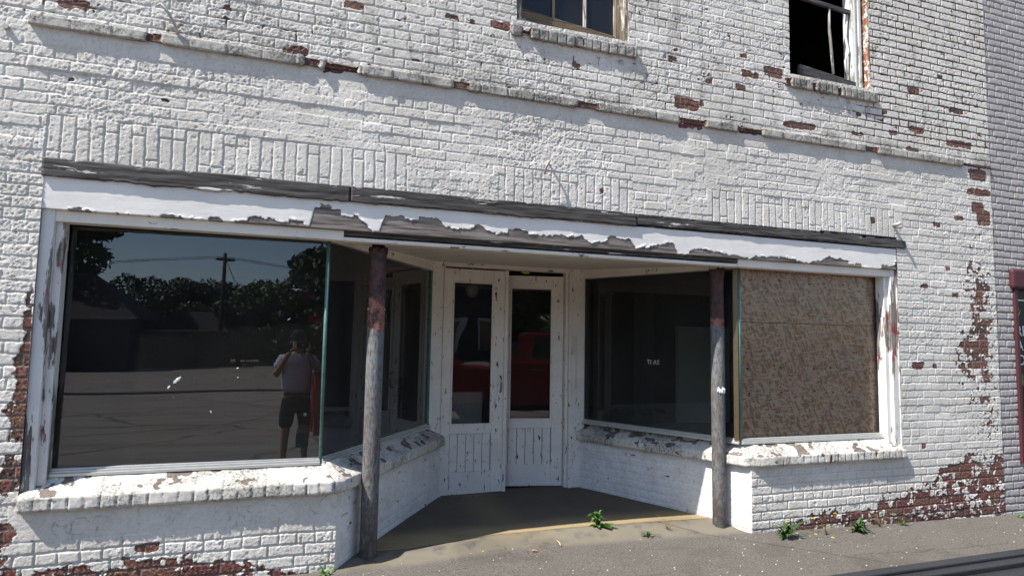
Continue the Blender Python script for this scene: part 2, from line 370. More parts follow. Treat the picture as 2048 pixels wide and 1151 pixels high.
BLD = thing('storefront_building', 'white painted brick storefront with peeling paint, recessed double doors and two upper windows', 'building', (2.0, 0, 0))
def wall_part(name, xs, zs, fn, holes, mat, parent, y0=0.0):
    X, Z = np.meshgrid(xs.astype(np.float32), zs.astype(np.float32))
    h, mask = fn(X, Z)
    P = np.stack([X, y0-h, Z], -1)
    cx = (xs[:-1]+xs[1:])/2; cz = (zs[:-1]+zs[1:])/2
    CX, CZ = np.meshgrid(cx, cz); keep = np.ones_like(CX, bool)
    for (a, b, c, d) in holes: keep &= ~((CX > a) & (CX < b) & (CZ > c) & (CZ < d))
    return link(name, grid_mesh(name, P, keep, mask), mat, parent)
ST = .0054
HOLES = [(-1.412, 5.432, .56, 2.572), (.352, 3.706, -.5, .6), (1.548, 2.532, 4.0, 5.75), (4.188, 5.168, 4.0, 5.75)]
xs = np.concatenate([np.arange(-4, -3, .03), np.arange(-3, -1.75, .012), np.arange(-1.75, 6.786, ST)])
zs = np.concatenate([np.arange(-.24, 5.4, ST), np.arange(5.4, 7.4, .016)])
wall_part('front_wall', xs, zs, main_wall, HOLES, WHITE, BLD)

# rough plaster and brick sweeps (sills, string courses)
def rough_sweep(name, path, prof, mat, parent, groove=None, gdepth=.006, amp=.004, seed=0, step=.0085, gone=(), dirt=.3, expose=.05, smooth_to=None, top_bare=0):
    pts = [np.array(p, float) for p in path]; S = [0]
    for a, b in zip(pts[:-1], pts[1:]): S.append(S[-1]+np.linalg.norm(b-a))
    n = max(2, int(S[-1]/step)); s = np.linspace(0, S[-1], n)
    px = np.interp(s, S, [p[0] for p in pts]); py = np.interp(s, S, [p[1] for p in pts])
    tx = np.gradient(px); ty = np.gradient(py); k = np.ones(9)/9
    if len(path) > 2: tx = np.convolve(np.pad(tx, 4, 'edge'), k, 'valid'); ty = np.convolve(np.pad(ty, 4, 'edge'), k, 'valid')
    l = np.hypot(tx, ty); tx /= l; ty /= l; nx, ny = ty, -tx
    pr = []; 
    for a, b in zip(prof[:-1], prof[1:]):
        m = max(1, int(math.hypot(b[0]-a[0], b[1]-a[1])/step))
        for i in range(m): pr.append((a[0]+(b[0]-a[0])*i/m, a[1]+(b[1]-a[1])*i/m))
    pr.append(prof[-1]); pr = np.array(pr); T = np.concatenate([[0], np.cumsum(np.hypot(*np.diff(pr, axis=0).T))])
    dp = np.gradient(pr, axis=0); dl = np.hypot(dp[:, 0], dp[:, 1]); no = np.stack([dp[:, 1], -dp[:, 0]], -1)/dl[:, None]
    Sg, Tg = np.meshgrid(s, T)
    h = amp*2*(fbm(Sg*16, Tg*16+seed*7, seed, 3)-.5)+amp*.9*(fbm(Sg*60, Tg*60, seed+3, 2)-.5)
    E = np.full_like(Sg, expose); g = np.ones_like(Sg); bh = np.full_like(Sg, .5)
    if groove:
        u = (Sg+.006*(vn(Tg*30, Sg*3, seed+4)-.5))/groove+.25*0
        c = np.floor(u); fu = (u-c)*groove; dd = np.minimum(fu, groove-fu)
        bh = hsh(c, c*0, seed+6); on = hsh(c, c*0+1, seed+7)
        w = sst(.0005, .0065, dd); sm = 1 if smooth_to is None else smooth_to(Sg)
        if top_bare: sm = sm*np.where(no[:, 1] > .5, .12, 1)[:, None]
        h = h-(1-w)*gdepth*(.35+.8*on)*sm+(bh-.5)*amp*1.6*sm; g = w
    for (a, b, dep) in gone:
        m = sst(a-.012, a+.012, Sg+.02*(vn(Sg*40, Tg*40, 3)-.5))*(1-sst(b-.012, b+.012, Sg+.02*(vn(Sg*40, Tg*40, 5)-.5)))
        h = h-m*dep; E = E+m*.85
    up = no[None, :, 1].repeat(n, 0).T
    if top_bare: E = E+top_bare*(up > .6)*sst(.42, .6, fbm(Sg*5, Tg*12, seed+9))
    q = .12+.5*np.clip((fbm(Sg*20, Tg*20, seed+11, 3)-.22)/.56, 0, 1)+.25*bh-E
    h = h+.002*sst(-.015, .02, q)
    O = pr[:, 0][:, None]+no[:, 0][:, None]*h; Zz = pr[:, 1][:, None]+no[:, 1][:, None]*h
    P = np.stack([px[None, :]+nx[None, :]*O, py[None, :]+ny[None, :]*O, Zz], -1)
    D = dirt*(.25+.75*sst(.4, .65, fbm(Sg*7, Tg*9, seed+13)))+.6*dirt*(1-g)
    mask = np.stack([np.clip(.5+q*1.2, 0, 1), np.clip(.45+.5*(bh-.5)+0*Sg, 0, 1), np.clip(D, 0, 1), np.clip(1-g+(up > .6)*(top_bare > 0)*.85, 0, 1)], -1)
    # end caps: collapse a ring to its centre line
    for e in (0, -1):
        cap = P[:, e:e+1 or None].copy() if e == 0 else P[:, -1:].copy()
        mid = cap.copy(); b = P[:, [e]]
        mid[:, 0, :] = b.mean(axis=0)
        P = np.concatenate([mid, P], 1) if e == 0 else np.concatenate([P, mid], 1)
        mk = mask[:, [e]]
        mask = np.concatenate([mk, mask], 1) if e == 0 else np.concatenate([mask, mk], 1)
    return link(name, grid_mesh(name, P, None, mask), mat, parent)
rough_sweep('string_course', [(-1.54, 0), (6.78, 0)], [(-.03, 3.372), (.027, 3.372), (.029, 3.436), (-.03, 3.458)], GRIME, BLD, .216, .011, .0040, 3,
            gone=[(1.56, 1.66, .016), (3.60, 3.78, .014), (1.70, 1.92, .022), (4.55, 4.8, .02), (5.14, 5.40, .022), (7.9, 8.4, .03), (.62, .70, .012), (2.6, 2.72, .012), (6.6, 6.75, .014)], dirt=1.0, expose=.10)
# display-window sills
LC, RC = (.352, 0.0), (3.706, 0.0)
LD, RD = (1.43, 1.66), (2.905, 1.66)
def along(a, b, o):
    t = np.array(b, float)-np.array(a, float); L = np.linalg.norm(t); t /= L; n = np.array((t[1], -t[0]))
    return np.array(a)+n*o, np.array(b)+n*o
SILLP = [(-.12, .70), (-.06, .655), (.02, .612), (.040, .598), (.043, .533), (.034, .522), (-.03, .522)]
SILLP = SILLP[::-1]
rough_sweep('window_sill', [(-1.405, 0), (.30, 0), (.385, .05), (.46, .17), LD], SILLP, WHITE, BLD, .082, .012, .0032, 21, dirt=.75, expose=.15, top_bare=.30,
            smooth_to=lambda s: 1-.85*sst(1.75, 2.0, s))
rough_sweep('window_sill', [RD, (3.60, .19), (3.68, .04), (3.80, 0), (5.432, 0)], SILLP, WHITE, BLD, .076, .013, .0032, 31, dirt=.8, expose=.24, top_bare=.26,
            smooth_to=lambda s: sst(2.05, 2.15, s))
# angled bulkhead walls of the recess
def bulk(a, b, seed, name):
    a = np.array(a); b = np.array(b); L = np.linalg.norm(b-a); t = (b-a)/L; n = np.array((t[1], -t[0]))
    s = np.arange(0, L+.008, .009); z = np.arange(-.12, .56, .009); Sg, Zg = np.meshgrid(s, z)
    d, dz, bh, bh2 = bricks(Sg, Zg, seed)
    prof = sst(.002, .012, d)
    h = (prof-1)*.0032+(bh-.5)*.0022+.003*(fbm(Sg*15, Zg*15, seed, 3)-.5)
    E = .04+.35*(1-sst(-.02, .06, Zg))*fbm(Sg*6, Zg*6, seed+1)+.5*(vn(Sg*16, Zg*22, seed+2) > .945)
    q = .12+.5*np.clip((fbm(Sg*18, Zg*18, seed+3)-.22)/.56, 0, 1)+.2*bh2-E
    dirt = .8*(vn(Sg*12, Zg*20, seed+5) > .93)*sst(.4, .6, fbm(Sg*5, Zg*5, seed+6))+.5*np.exp(-((Zg-.50)/.03)**2)*fbm(Sg*9, Zg*9, 3)+.5*(1-sst(.0, .07, Zg))
    mask = np.stack([np.clip(.5+q*1.2, 0, 1), bh, np.clip(dirt, 0, 1), (1-prof)*.5], -1)
    P = np.stack([a[0]+t[0]*Sg+n[0]*h, a[1]+t[1]*Sg+n[1]*h, Zg], -1)
    return link(name, grid_mesh(name, P, None, mask), FRESH, BLD)
bulk(LC, LD, 51, 'bulkhead_wall'); bulk(RD, RC, 61, 'bulkhead_wall')

# ------------------------------------------------------------------ shell of the building (depth, dark interior)
m = MB()
m.box((-4, .30, -.2), (-3.7, 9.4, 7.4)).box((6.5, .30, -.2), (6.785, 9.4, 7.4)).box((-3.7, 9.1, -.2), (6.5, 9.4, 7.4))
m.box((-4, .30, 7.2), (6.785, 9.1, 7.4))
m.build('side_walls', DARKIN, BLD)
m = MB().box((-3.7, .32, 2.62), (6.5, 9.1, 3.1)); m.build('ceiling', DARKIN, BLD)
m = MB()
m.add([(-3.7, .30, .03), (.45, .30, .03), (1.40, 1.72, .03), (1.40, 9.1, .03), (-3.7, 9.1, .03)], [(0, 1, 2, 3, 4)])
m.add([(1.401, 1.76, .03), (2.93, 1.76, .03), (2.93, 9.1, .03), (1.401, 9.1, .03)], [(0, 1, 2, 3)])
m.add([(2.931, 1.76, .03), (3.60, .30, .03), (6.5, .30, .03), (6.5, 9.1, .03), (2.931, 9.1, .03)], [(0, 1, 2, 3, 4)])
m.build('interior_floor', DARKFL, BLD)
# display platforms behind the glass
m = MB(); m.add([(-1.40, .15, .655), (.26, .15, .655), (1.30, 1.66, .655), (.4, 1.9, .655), (-1.40, 1.5, .655)], [(0, 1, 2, 3, 4)])
m.build('display_platform', DARKFL, BLD)
m = MB(); m.add([(3.68, .15, .655), (5.42, .15, .655), (5.42, 1.5, .655), (3.6, 1.8, .655), (3.02, 1.66, .655)], [(0, 1, 2, 3, 4)])
m.build('display_platform', DARKFL, BLD)
# jamb-depth masonry around the storefront opening, lintel, upper reveals
mr = MB().box((5.1655, .0125, 3.99), (5.1705, .29, 5.74)); mr.build('bare_brick_reveal', peelwood('half_painted_brick_reveal', (.70, .66, .60), (.38, .17, .10), .52, 22, (1, 1, 1)), BLD)
m = MB(); m.box((-4, .012, -.2), (-1.415, .298, 2.575)).box((5.436, .012, -.2), (6.785, .298, 2.575))
m.box((-4, .012, 2.576), (6.785, .298, 3.98)).box((-4, .012, 3.981), (1.545, .298, 5.75)).box((2.535, .012, 3.981), (4.185, .298, 5.75)).box((5.171, .012, 3.981), (6.785, .298, 5.75)).box((-4, .012, 5.751), (6.785, .298, 7.2))
m.box((-1.41, .012, -.2), (.345, .10, .50)).box((3.72, .012, -.2), (5.43, .10, .50))
o = m.build('wall_core', JAMB, BLD)

# ------------------------------------------------------------------ fascia
def board(name, x0, x1, zb, zt, y, peel, mat, thick=.03, warp=None):
    xs_ = np.arange(x0, x1+.006, .0055); n = 44; v = np.linspace(0, 1, n)
    X, V = np.meshgrid(xs_, v); Zt = zt(X) if callable(zt) else zt; Zb = zb(X) if callable(zb) else zb
    Z = Zb+(Zt-Zb)*V
    if peel is not None:
        pe = np.interp(X, peel[0], peel[1])+.10*(fbm(X*9, V*3, 5, 3)-.5)+.16*(fbm(X*46, V*6, 15, 3)-.5)+.16*(hsh(np.floor(X/.085+.5*vn(X*7, V*5, 2)), np.floor(X/.07)*0, 3)-.5)
        q = (V-pe)*.9
        q = np.minimum(q, .5)
    else: q = np.full_like(X, .5)
    h = .003*sst(-.02, .02, q)+.0012*(fbm(X*8, V*4, 9)-.5)
    if peel is not None: h = h+.0035*np.exp(-((q-.02)/.035)**2)*sst(.45, .7, fbm(X*14, V*4, 12))*(q > -.01)
    P = np.stack([X, np.full_like(X, y)-h, Z], -1)
    mask = np.stack([np.clip(.5+q*1.6, 0, 1), X*0+.4, X*0, X*0], -1)
    top = P[-1:].copy(); top[..., 1] = y+thick; bot = P[:1].copy(); bot[..., 1] = y+thick
    P = np.concatenate([bot, P, top], 0); mask = np.concatenate([mask[:1], mask, mask[-1:]], 0)
    return link(name, grid_mesh(name, P, None, mask), mat, BLD)
PX = [-1.41,-1.0,-.35,-.15,.10,.13,.30,.305,.38,.52,.56,.60,.98,1.05,1.12,1.28,1.35,1.42,1.62,1.70,1.90,1.98,2.12,2.2,2.36,2.42,2.55,2.6,2.9,2.95,3.0,3.2,3.3,3.7,3.8,4.25,4.35,4.6,4.75,5.05,5.15,5.43]
PV = [-.05,.0,.06,.18,.12,.78,.72,.55,.55,.04,.05,.66,.60,.34,.30,.56,.36,.28,.50,.38,.44,.40,.40,.06,.46,.5,.42,.08,.42,.40,-.08,.30,.26,.0,.20,.16,.02,.30,.28,-.06,-.06,.32]
board('fascia_board', -1.412, 5.425, 2.275, 2.472, .006, (PX, PV), FASC)
# weathered drip strip above, in three overlapping lengths
for a, b, dz, dy, w in ((-1.42, .36, 0, 0, .112), (.364, 2.60, .001, -.003, .108), (2.604, 5.545, -.004, .002, .085)):
    xs_ = np.arange(a, b+.005, .012); v = np.linspace(0, 1, 14); X, V = np.meshgrid(xs_, v)
    zt = 2.578+dz-.012*sst(4.2, 5.5, X)+.004*(vn(X*3, X*0, 4)-.5); zb_ = zt-w+.014*(fbm(X*6, X*0+2, 6)-.5)+.010*(vn(X*30, X*0, 16)-.5); zt = zt-.016*sst(.55, .75, fbm(X*12, X*0+7, 26))
    Z = zb_+(zt-zb_)*V; Y = -.013+dy-.005*(fbm(X*5, V*6, 8)-.5)
    P = np.stack([X, Y, Z], -1); t_ = P[-1:].copy(); t_[..., 1] = .03; b_ = P[:1].copy(); b_[..., 1] = .03
    P = np.concatenate([b_, P, t_], 0)
    for e in (0, -1):
        c = P[:, [e]].copy(); c[..., 1] = .03
        P = np.concatenate([c, P], 1) if e == 0 else np.concatenate([P, c], 1)
    link('drip_board', grid_mesh('drip_board', P), GREYWOOD, BLD)
# black strip standing in for the shaded gap where the brick has dropped away
MB().box((4.5, -.006, 2.566), (5.43, .02, 2.584)).build('gap_shade_strip', BLACKM, BLD)

# ------------------------------------------------------------------ display windows
def rail(name, path, w, zlo, zhi, mat, parent, off=0.0, bev=.004):
    # straight vertical board following a plan line, w thick, offset to the recess side
    mm = MB()
    for a, b in zip(path[:-1], path[1:]):
        a2, b2 = along(a, b, off); a3, b3 = along(a, b, off-w)
        mm.add([(*a2, zlo), (*b2, zlo), (*b3, zlo), (*a3, zlo), (*a2, zhi), (*b2, zhi), (*b3, zhi), (*a3, zhi)],
               [(0, 1, 2, 3), (7, 6, 5, 4), (0, 4, 5, 1), (1, 5, 6, 2), (2, 6, 7, 3), (3, 7, 4, 0)])
    return mm.build(name, mat, parent, bev)
GY = .125
LG0, LG1 = (-1.30, GY), (.238, GY)
RG1, RG0 = (3.70, GY), (5.345, GY)
LDG, RDG = (1.30, 1.66), (2.955, 1.66)
# left window
lw = rail('display_window', [(-1.412, .02), (-1.345, .02)], .12, .60, 2.275, JAMB, BLD, 0)
rail('casing', [(-1.345, .055), (-1.300, .055)], .09, .62, 2.24, JAMB, lw, 0)
rail('head_trim', [(-1.40, .03), (.33, .03)], .10, 2.206, 2.2745, CREAMH, lw, 0)
rail('head_trim', [LG1, LDG], .09, 2.205, 2.31, CREAMH, lw, .03)
for k, (o_, z0, z1) in enumerate(((.035, .690, .708), (.022, .7085, .722), (.010, .7225, .734))):
    rail('sill_track', [(-1.30, GY), LG1], .05, z0, z1, ALU, lw, o_, .002)
    rail('sill_track', [LG1, LDG], .05, z0, z1, ALU, lw, o_, .002)
MB().tube([(.238, GY, .70), (.238, GY, 2.21)], .013, 8).build('corner_mullion', PATINA, lw)
ang = (math.radians(1.19), math.radians(.91))
def pane(name, a, b, z0, z1, parent, mat=GLASS, yaw=0, tilt=0):
    # a sheet of glass with a slightly wavy old surface and real thickness
    a = np.array(a, float); b = np.array(b, float); L = np.linalg.norm(b-a); t = (b-a)/L; n = np.array((t[1], -t[0]))
    nu, nv = 24, 24; U, V = np.meshgrid(np.linspace(0, 1, nu), np.linspace(z0, z1, nv))
    w = .0005*(np.sin(U*5+V*2.1)+np.sin(V*3.7+1.3))+(U-.5)*L*math.tan(yaw)+(V-(z0+z1)/2)*math.tan(tilt)
    P = np.stack([a[0]+t[0]*L*U+n[0]*w, a[1]+t[1]*L*U+n[1]*w, V], -1)
    return link(name, grid_mesh(name, P), mat, parent)
pane('window_pane', (-1.302, GY+.018), (.236, GY+.018), .72, 2.215, lw, GLASS, ang[0], -ang[1])
pane('window_pane', (LG1[0]+.006, LG1[1]+.01), LDG, .72, 2.215, lw, glass_mat('angled_glass', .05, dust=.05))
rail('edge_bead', [(1.275, 1.625), (1.30, 1.66)], .03, .72, 2.21, PATINA, lw, .012, .002)
# right window: angled glass and boarded front bay
rw = rail('display_window', [(5.365, .02), (5.434, .02)], .12, .60, 2.275, JAMB, BLD, 0)
rail('casing', [(5.318, .055), (5.3645, .055)], .09, .62, 2.24, JAMB, rw, 0)
rail('head_trim', [(3.62, .03), (5.425, .03)], .10, 2.206, 2.2745, CREAMH, rw, 0)
rail('head_trim', [RDG, RG1], .09, 2.205, 2.31, CREAMH, rw, .03)
for k, (o_, z0, z1) in enumerate(((.035, .690, .708), (.022, .7085, .722), (.010, .7225, .734))):
    rail('sill_track', [RG1, (5.32, GY)], .05, z0, z1, ALU, rw, o_, .002)
    rail('sill_track', [RDG, RG1], .05, z0, z1, ALU, rw, o_, .002)
MB().tube([(3.70, GY, .70), (3.70, GY, 2.21)], .016, 8).build('corner_mullion', PATINA, rw)
rail('corner_bead', [(3.665, .155), (3.688, .118)], .018, .72, 2.205, plain('tarnished_brass_bead', (.13, .095, .055), .4, .5, .6, .3, 20), rw, .016, .002)
pane('window_pane', RDG, (RG1[0]-.006, RG1[1]+.01), .72, 2.215, rw, glass_mat('angled_right_glass', .05, dust=.045))
pane('window_pane', (3.712, GY+.02), (5.342, GY+.02), .72, 2.215, rw, glass_mat('boarded_bay_glass', .008, (.99, .985, .97), .018))
# ------------------------------------------------------------------ oriented strand board behind the right glass
def osb_mat():
    t = NT('weathered_strand_board')
    base = None
    cols = [(.90, .62, .40), (.44, .235, .13), (.95, .76, .56)]
    c = (.17, .125, .10)
    acc = t.mix(t.noise(2.2, 4, .6), (.70, .405, .235), (.87, .58, .37))
    hs = []
    for k, (ang_, sc, th) in enumerate(((.5, 1, .56), (1.25, 1.2, .55), (-.35, .9, .57), (-1.0, 1.1, .565), (2.0, 1.0, .55), (.1, 1.3, .575))):
        cc = t.n('ShaderNodeTexCoord'); mp = t.n('ShaderNodeMapping'); mp.inputs['Rotation'].default_value = (0, ang_, 0); mp.inputs['Location'].default_value = (k*3.7, 0, k*1.9)
        m2 = t.n('ShaderNodeMapping'); m2.inputs['Scale'].default_value = (9*sc, 1, 38*sc)
        t.l(cc.outputs['Object'], mp.inputs[0]); t.l(mp.outputs[0], m2.inputs[0])
        nz = t.noise(1, 1, .4, m2.outputs[0]); f = t.ramp(nz, [(th-.02, 0), (th+.02, 1)])
        acc = t.mix(t.math('MULTIPLY', f, .7), acc, cols[k % 3]); hs.append(f)
    acc = t.mix(t.math('MULTIPLY', t.ramp(t.noise(3, 5, .7), [(.5, 0), (.75, 1)]), .35), acc, (.62, .50, .44))
    acc = t.mix(t.ramp(t.noise(9, 2), [(.74, 0), (.78, .6)]), acc, (.22, .07, .03))
    t.base(acc); t.bump(t.math('ADD', hs[0], t.math('ADD', hs[1], hs[2])), .002); return t.fin(.85, .15)
OSB = osb_mat()
ob = MB(); ob.box((3.735, .181, 1.742), (5.36, .198, 2.26)); osbp = ob.build('board_panel', OSB, BLD, .002)
osbp['label'] = 'upper strand board panel behind the glass'
ob = MB(); ob.box((3.738, .185, .66), (5.36, .202, 1.737)); o = ob.build('board_panel', OSB, BLD, .002)
o['label'] = 'lower strand board panel behind the glass'
NAILM = plain('dark_nail_hole', (.02, .016, .013), .8)
for zz, xs_ in ((2.12, (3.86, 4.02, 4.2, 4.55, 4.95, 5.2)), (1.34, (3.83, 4.2, 4.58, 4.78, 4.97)), (1.12, (3.85, 4.2, 4.58, 4.8, 5.0))):
    for x in xs_:
        z = zz+rnd.uniform(-.012, .012); nb_ = MB()
        nb_.tube([(x, .1795 if zz > 1.7 else .1835, z), (x, .190, z)], .009, 7)
        nb_.obox((x-.012, .1795 if zz > 1.7 else .1835, z), (x+.02, .1795 if zz > 1.7 else .1835, z+.003), .002, .007)
        nb_.build('nail_hole', NAILM, osbp)


# ------------------------------------------------------------------ soffit over the recess
t = NT('cream_beadboard_soffit')
v = t.coord((1, 1, 1), (0, 0, math.radians(-58)))
sx = t.n('ShaderNodeSeparateXYZ'); t.l(v, sx.inputs[0])
saw = t.math('FRACT', t.math('MULTIPLY', sx.outputs[0], 1/.115))
gr_ = t.ramp(saw, [(.0, 0), (.14, 1), (.86, 1), (1, 0)])
pn = t.ramp(t.noise(26, 5, .65, t.coord((1, .35, 1), (0, 0, math.radians(-58)))), [(.30, 0), (.325, 1)])
cc = t.mix(t.noise(3, 4), (.80, .745, .65), (.72, .66, .57))
t.base(t.mix(pn, (.13, .10, .08), t.mix(gr_, (.20, .18, .15), cc))); t.bump(t.math('ADD', gr_, t.math('MULTIPLY', pn, .6)), .004)
SOFF = t.fin(.6, .25)
m = MB(); m.add([(.22, .045, 2.232), (3.72, .045, 2.232), (2.95, 1.68, 2.30), (1.29, 1.68, 2.30)], [(0, 1, 2, 3)])
m.add([(.22, .045, 2.25), (3.72, .045, 2.25), (2.95, 1.68, 2.318), (1.29, 1.68, 2.318)], [(3, 2, 1, 0)])
m.build('soffit', SOFF, BLD)
m = MB(); m.box((-1.41, .0362, 2.2435), (5.43, .06, 2.575)); m.build('fascia_backing', GREYWOOD, BLD)
m = MB(); m.box((.30, .0385, 2.2055), (3.64, .12, 2.2318)); m.build('soffit_trim', CREAMH, BLD, .004)

# ------------------------------------------------------------------ door frame and doors
def post(name, x0, x1, y0, y1, z0, z1, mat, parent, bev=.004):
    return MB().box((x0, y0, z0), (x1, y1, z1)).build(name, mat, parent, bev)
df = post('door_frame', 1.275, 1.422, 1.655, 1.78, .02, 2.306, DOORW, BLD)
post('jamb_post', 2.805, 2.965, 1.655, 1.78, .02, 2.306, DOORW, df)
post('jamb_moulding', 1.4225, 1.438, 1.645, 1.74, .02, 2.27, DOORW, df, .003)
post('jamb_moulding', 2.748, 2.775, 1.675, 1.76, .02, 2.27, DOORW, df, .003)
post('jamb_moulding', 2.7755, 2.8045, 1.640, 1.76, .02, 2.27, DOORW, df, .004)
post('door_head', 1.4225, 2.8045, 1.665, 1.775, 2.262, 2.3055, CREAMH, df)
post('threshold', 1.4225, 2.8045, 1.70, 1.83, .0, .034, GREYWOOD, df)
def door(label, x0, x1, y, zt, gx0, gx1, gz0, gz1, zlock, zp0, zp1, zb, hinge=None, ang_=0):
    # stiles and rails on a plane, optional swing about a hinge
    th = .042
    def place(o):
        if ang_:
            T = Matrix.Translation((hinge[0], hinge[1], 0)) @ Matrix.Rotation(ang_, 4, 'Z') @ Matrix.Translation((-hinge[0], -hinge[1], 0))
            o.data.transform(T)
        return o
    mm = MB().box((x0, y, zb), (gx0-.004, y+th, zt)).box((gx1+.004, y, zb), (x1, y+th, zt))
    mm.box((gx0-.0035, y+.0012, gz1), (gx1+.0035, y+th-.002, zt-.001)).box((gx0-.0035, y+.0012, zlock), (gx1+.0035, y+th-.002, gz0)).box((gx0-.0035, y+.0012, zb+.001), (gx1+.0035, y+th-.002, zp0))
    d = place(mm.build('door', DOORW, BLD, .0035)); d['label'] = label
    # beadboard panel
    mp = MB(); nbd = 5; w = (gx1-gx0)/nbd
    for i in range(nbd): mp.box((gx0+i*w+.0025, y+.015, zp0+.0005), (gx0+(i+1)*w-.0025, y+.03, zlock-.0005))
    place(mp.build('kick_panel', DOORW, d, .003))
    # glazing bead
    mg = MB(); e = .014
    mg.box((gx0-.003, y-.004, gz0+.0005), (gx0+e, y+.012, gz1-.0005)).box((gx1-e, y-.004, gz0+.0005), (gx1+.003, y+.012, gz1-.0005))
    mg.box((gx0+e+.0005, y-.0035, gz1-e), (gx1-e-.0005, y+.012, gz1-.001)).box((gx0+e+.0005, y-.0035, gz0+.001), (gx1-e-.0005, y+.012, gz0+e))
    place(mg.build('glazing_bead', DOORW, d, .003))
    place(pane('door_pane', (gx0, y+.02), (gx1, y+.02), gz0, gz1, d, glass_mat('door_glass', .065, (.75, .78, .76), .03)))
    return d, place
d1, _ = door('left door leaf with tall glass, closed', 1.442, 2.082, 1.69, 2.246, 1.528, 1.948, .70, 2.118, .615, .248, .0, .034)
a1 = MB().box((2.070, 1.672, .036), (2.106, 1.689, 2.25)); a1.build('astragal', DOORW, d1, .004)
HG = (2.742, 1.735)
d2, pl2 = door('right door leaf standing slightly ajar inward', 2.098, 2.742, 1.715, 2.222, 2.176, 2.622, .725, 2.095, .635, .265, .0, .05, HG, -math.radians(11.5))
HINGE = plain('rusty_hinge', (.11, .065, .045), .6, .4, .4, .4, 60)
for z in (.35, 1.2, 2.0): MB().tube([(1.4405, 1.684, z-.045), (1.4405, 1.684, z+.045)], .007, 8).build('hinge', HINGE, d1)
MB().tube([(2.035, 1.688, 1.02), (2.035, 1.655, 1.03), (2.035, 1.648, 1.10), (2.035, 1.655, 1.17), (2.035, 1.688, 1.18)], .007, 8).build('pull_handle', HINGE, d1)
def knob(parent, x, y, z, pl_=None, r=.02, mat=None, name='door_knob'):
    mm = MB().tube([(x, y, z), (x, y-.03, z), (x, y-.045, z), (x, y-.06, z)], [r*.5, r*.5, r, r*.6], 12)
    o = mm.build(name, mat or plain('old_brass', (.20, .13, .06), .45, .5, .7), parent)
    if pl_: pl_(o)
    return o
knob(d2, 2.675, 1.715, 1.96, pl2, .014)
o = MB().box((2.108, 1.7105, .86), (2.128, 1.7145, 1.12)).build('lock_plate', plain('blackened_lock_plate', (.03, .026, .022), .5, .4, .5), d2, .002); pl2(o)
MB().tube([(2.82, 1.637, 1.42), (2.82, 1.625, 1.42), (2.82, 1.625, 1.60), (2.85, 1.625, 1.60), (2.85, 1.625, 1.05)], .004, 6).build('surface_wire', CREAM, df)
# yellow foam scrap wedged above the ajar leaf
fo = MB(); rr = random.Random(3)
fo.tube([(2.24+i*.016, 1.676-.010*math.sin(i*1.1), 2.241+.004*math.sin(i*2.1)) for i in range(7)], [.004, .010, .013, .012, .014, .010, .004], 9)
o = fo.build('foam_scrap', plain('yellow_foam', (.62, .50, .05), .8, .2, 0, .25, 40)); tag(o, 'scrap of yellow foam wedged above the right door leaf', 'foam scrap')

# ------------------------------------------------------------------ iron columns
def col_mat(name, zr, zs_, salmon):
    t = NT(name); c = t.n('ShaderNodeTexCoord'); sp = t.n('ShaderNodeSeparateXYZ'); t.l(c.outputs['Object'], sp.inputs[0]); z = sp.outputs[2]
    n1 = t.noise(34, 5, .7, t.coord((1, 1, .5))); n2 = t.noise(80, 5, .7, t.coord((1, 1, .3))); n3 = t.noise(7, 4, .6, t.coord((1, 1, .5)))
    grey = t.mix(t.ramp(n2, [(.36, 0), (.62, 1)]), (.055, .056, .058), (.185, .19, .19))
    big = t.noise(9, 5, .7, t.coord((1, 1, .6))); grey = t.mix(t.math('MULTIPLY', t.ramp(big, [(.46, 0), (.62, 1)]), .7), grey, (.095, .075, .065))
    grey = t.mix(t.math('MULTIPLY', t.ramp(n1, [(.52, 0), (.62, 1)]), .6), grey, (.12, .055, .035))
    grey = t.mix(t.math('MULTIPLY', t.ramp(t.math('MULTIPLY', z, .5), [(.45, 0), (.68, 1)]), t.ramp(n2, [(.38, .05), (.62, .8)])), grey, (.30, .31, .305) if not salmon else (.19, .205, .215))  # lighter towards the top: the sunlit zone put into the column colour
    sal = t.mix(t.ramp(n1, [(.3, 0), (.7, 1)]), (.22, .085, .062), (.36, .165, .125))
    rust = t.mix(t.ramp(n1, [(.35, 0), (.65, 1)]), (.018, .013, .012), (.10, .045, .038))
    zz = t.math('ADD', z, t.math('MULTIPLY', t.math('SUBTRACT', n3, .5), .16))
    a = t.ramp(t.math('ADD', t.math('MULTIPLY', zz, 1), -zs_+.5), [(.49, 0), (.51, 1)])
    b = t.ramp(t.math('ADD', t.math('MULTIPLY', zz, 1), -zr+.5), [(.49, 0), (.51, 1)])
    sal = t.mix(t.ramp(t.noise(13, 5, .7), [(.42, 0), (.56, 1)]), rust, sal); cc = t.mix(a, grey, sal if salmon else grey); cc = t.mix(b, cc, rust)
    low = t.ramp(zz, [(.02, 1), (.42, 0)]); cc = t.mix(t.math('MULTIPLY', low, t.ramp(n1, [(.35, .3), (.6, 1)])), cc, (.045, .035, .032))  # dark foot: shade at the bottom painted into the column
    t.base(cc); t.bump(t.math('ADD', n2, n1), .005); return t.fin(.65, .4)
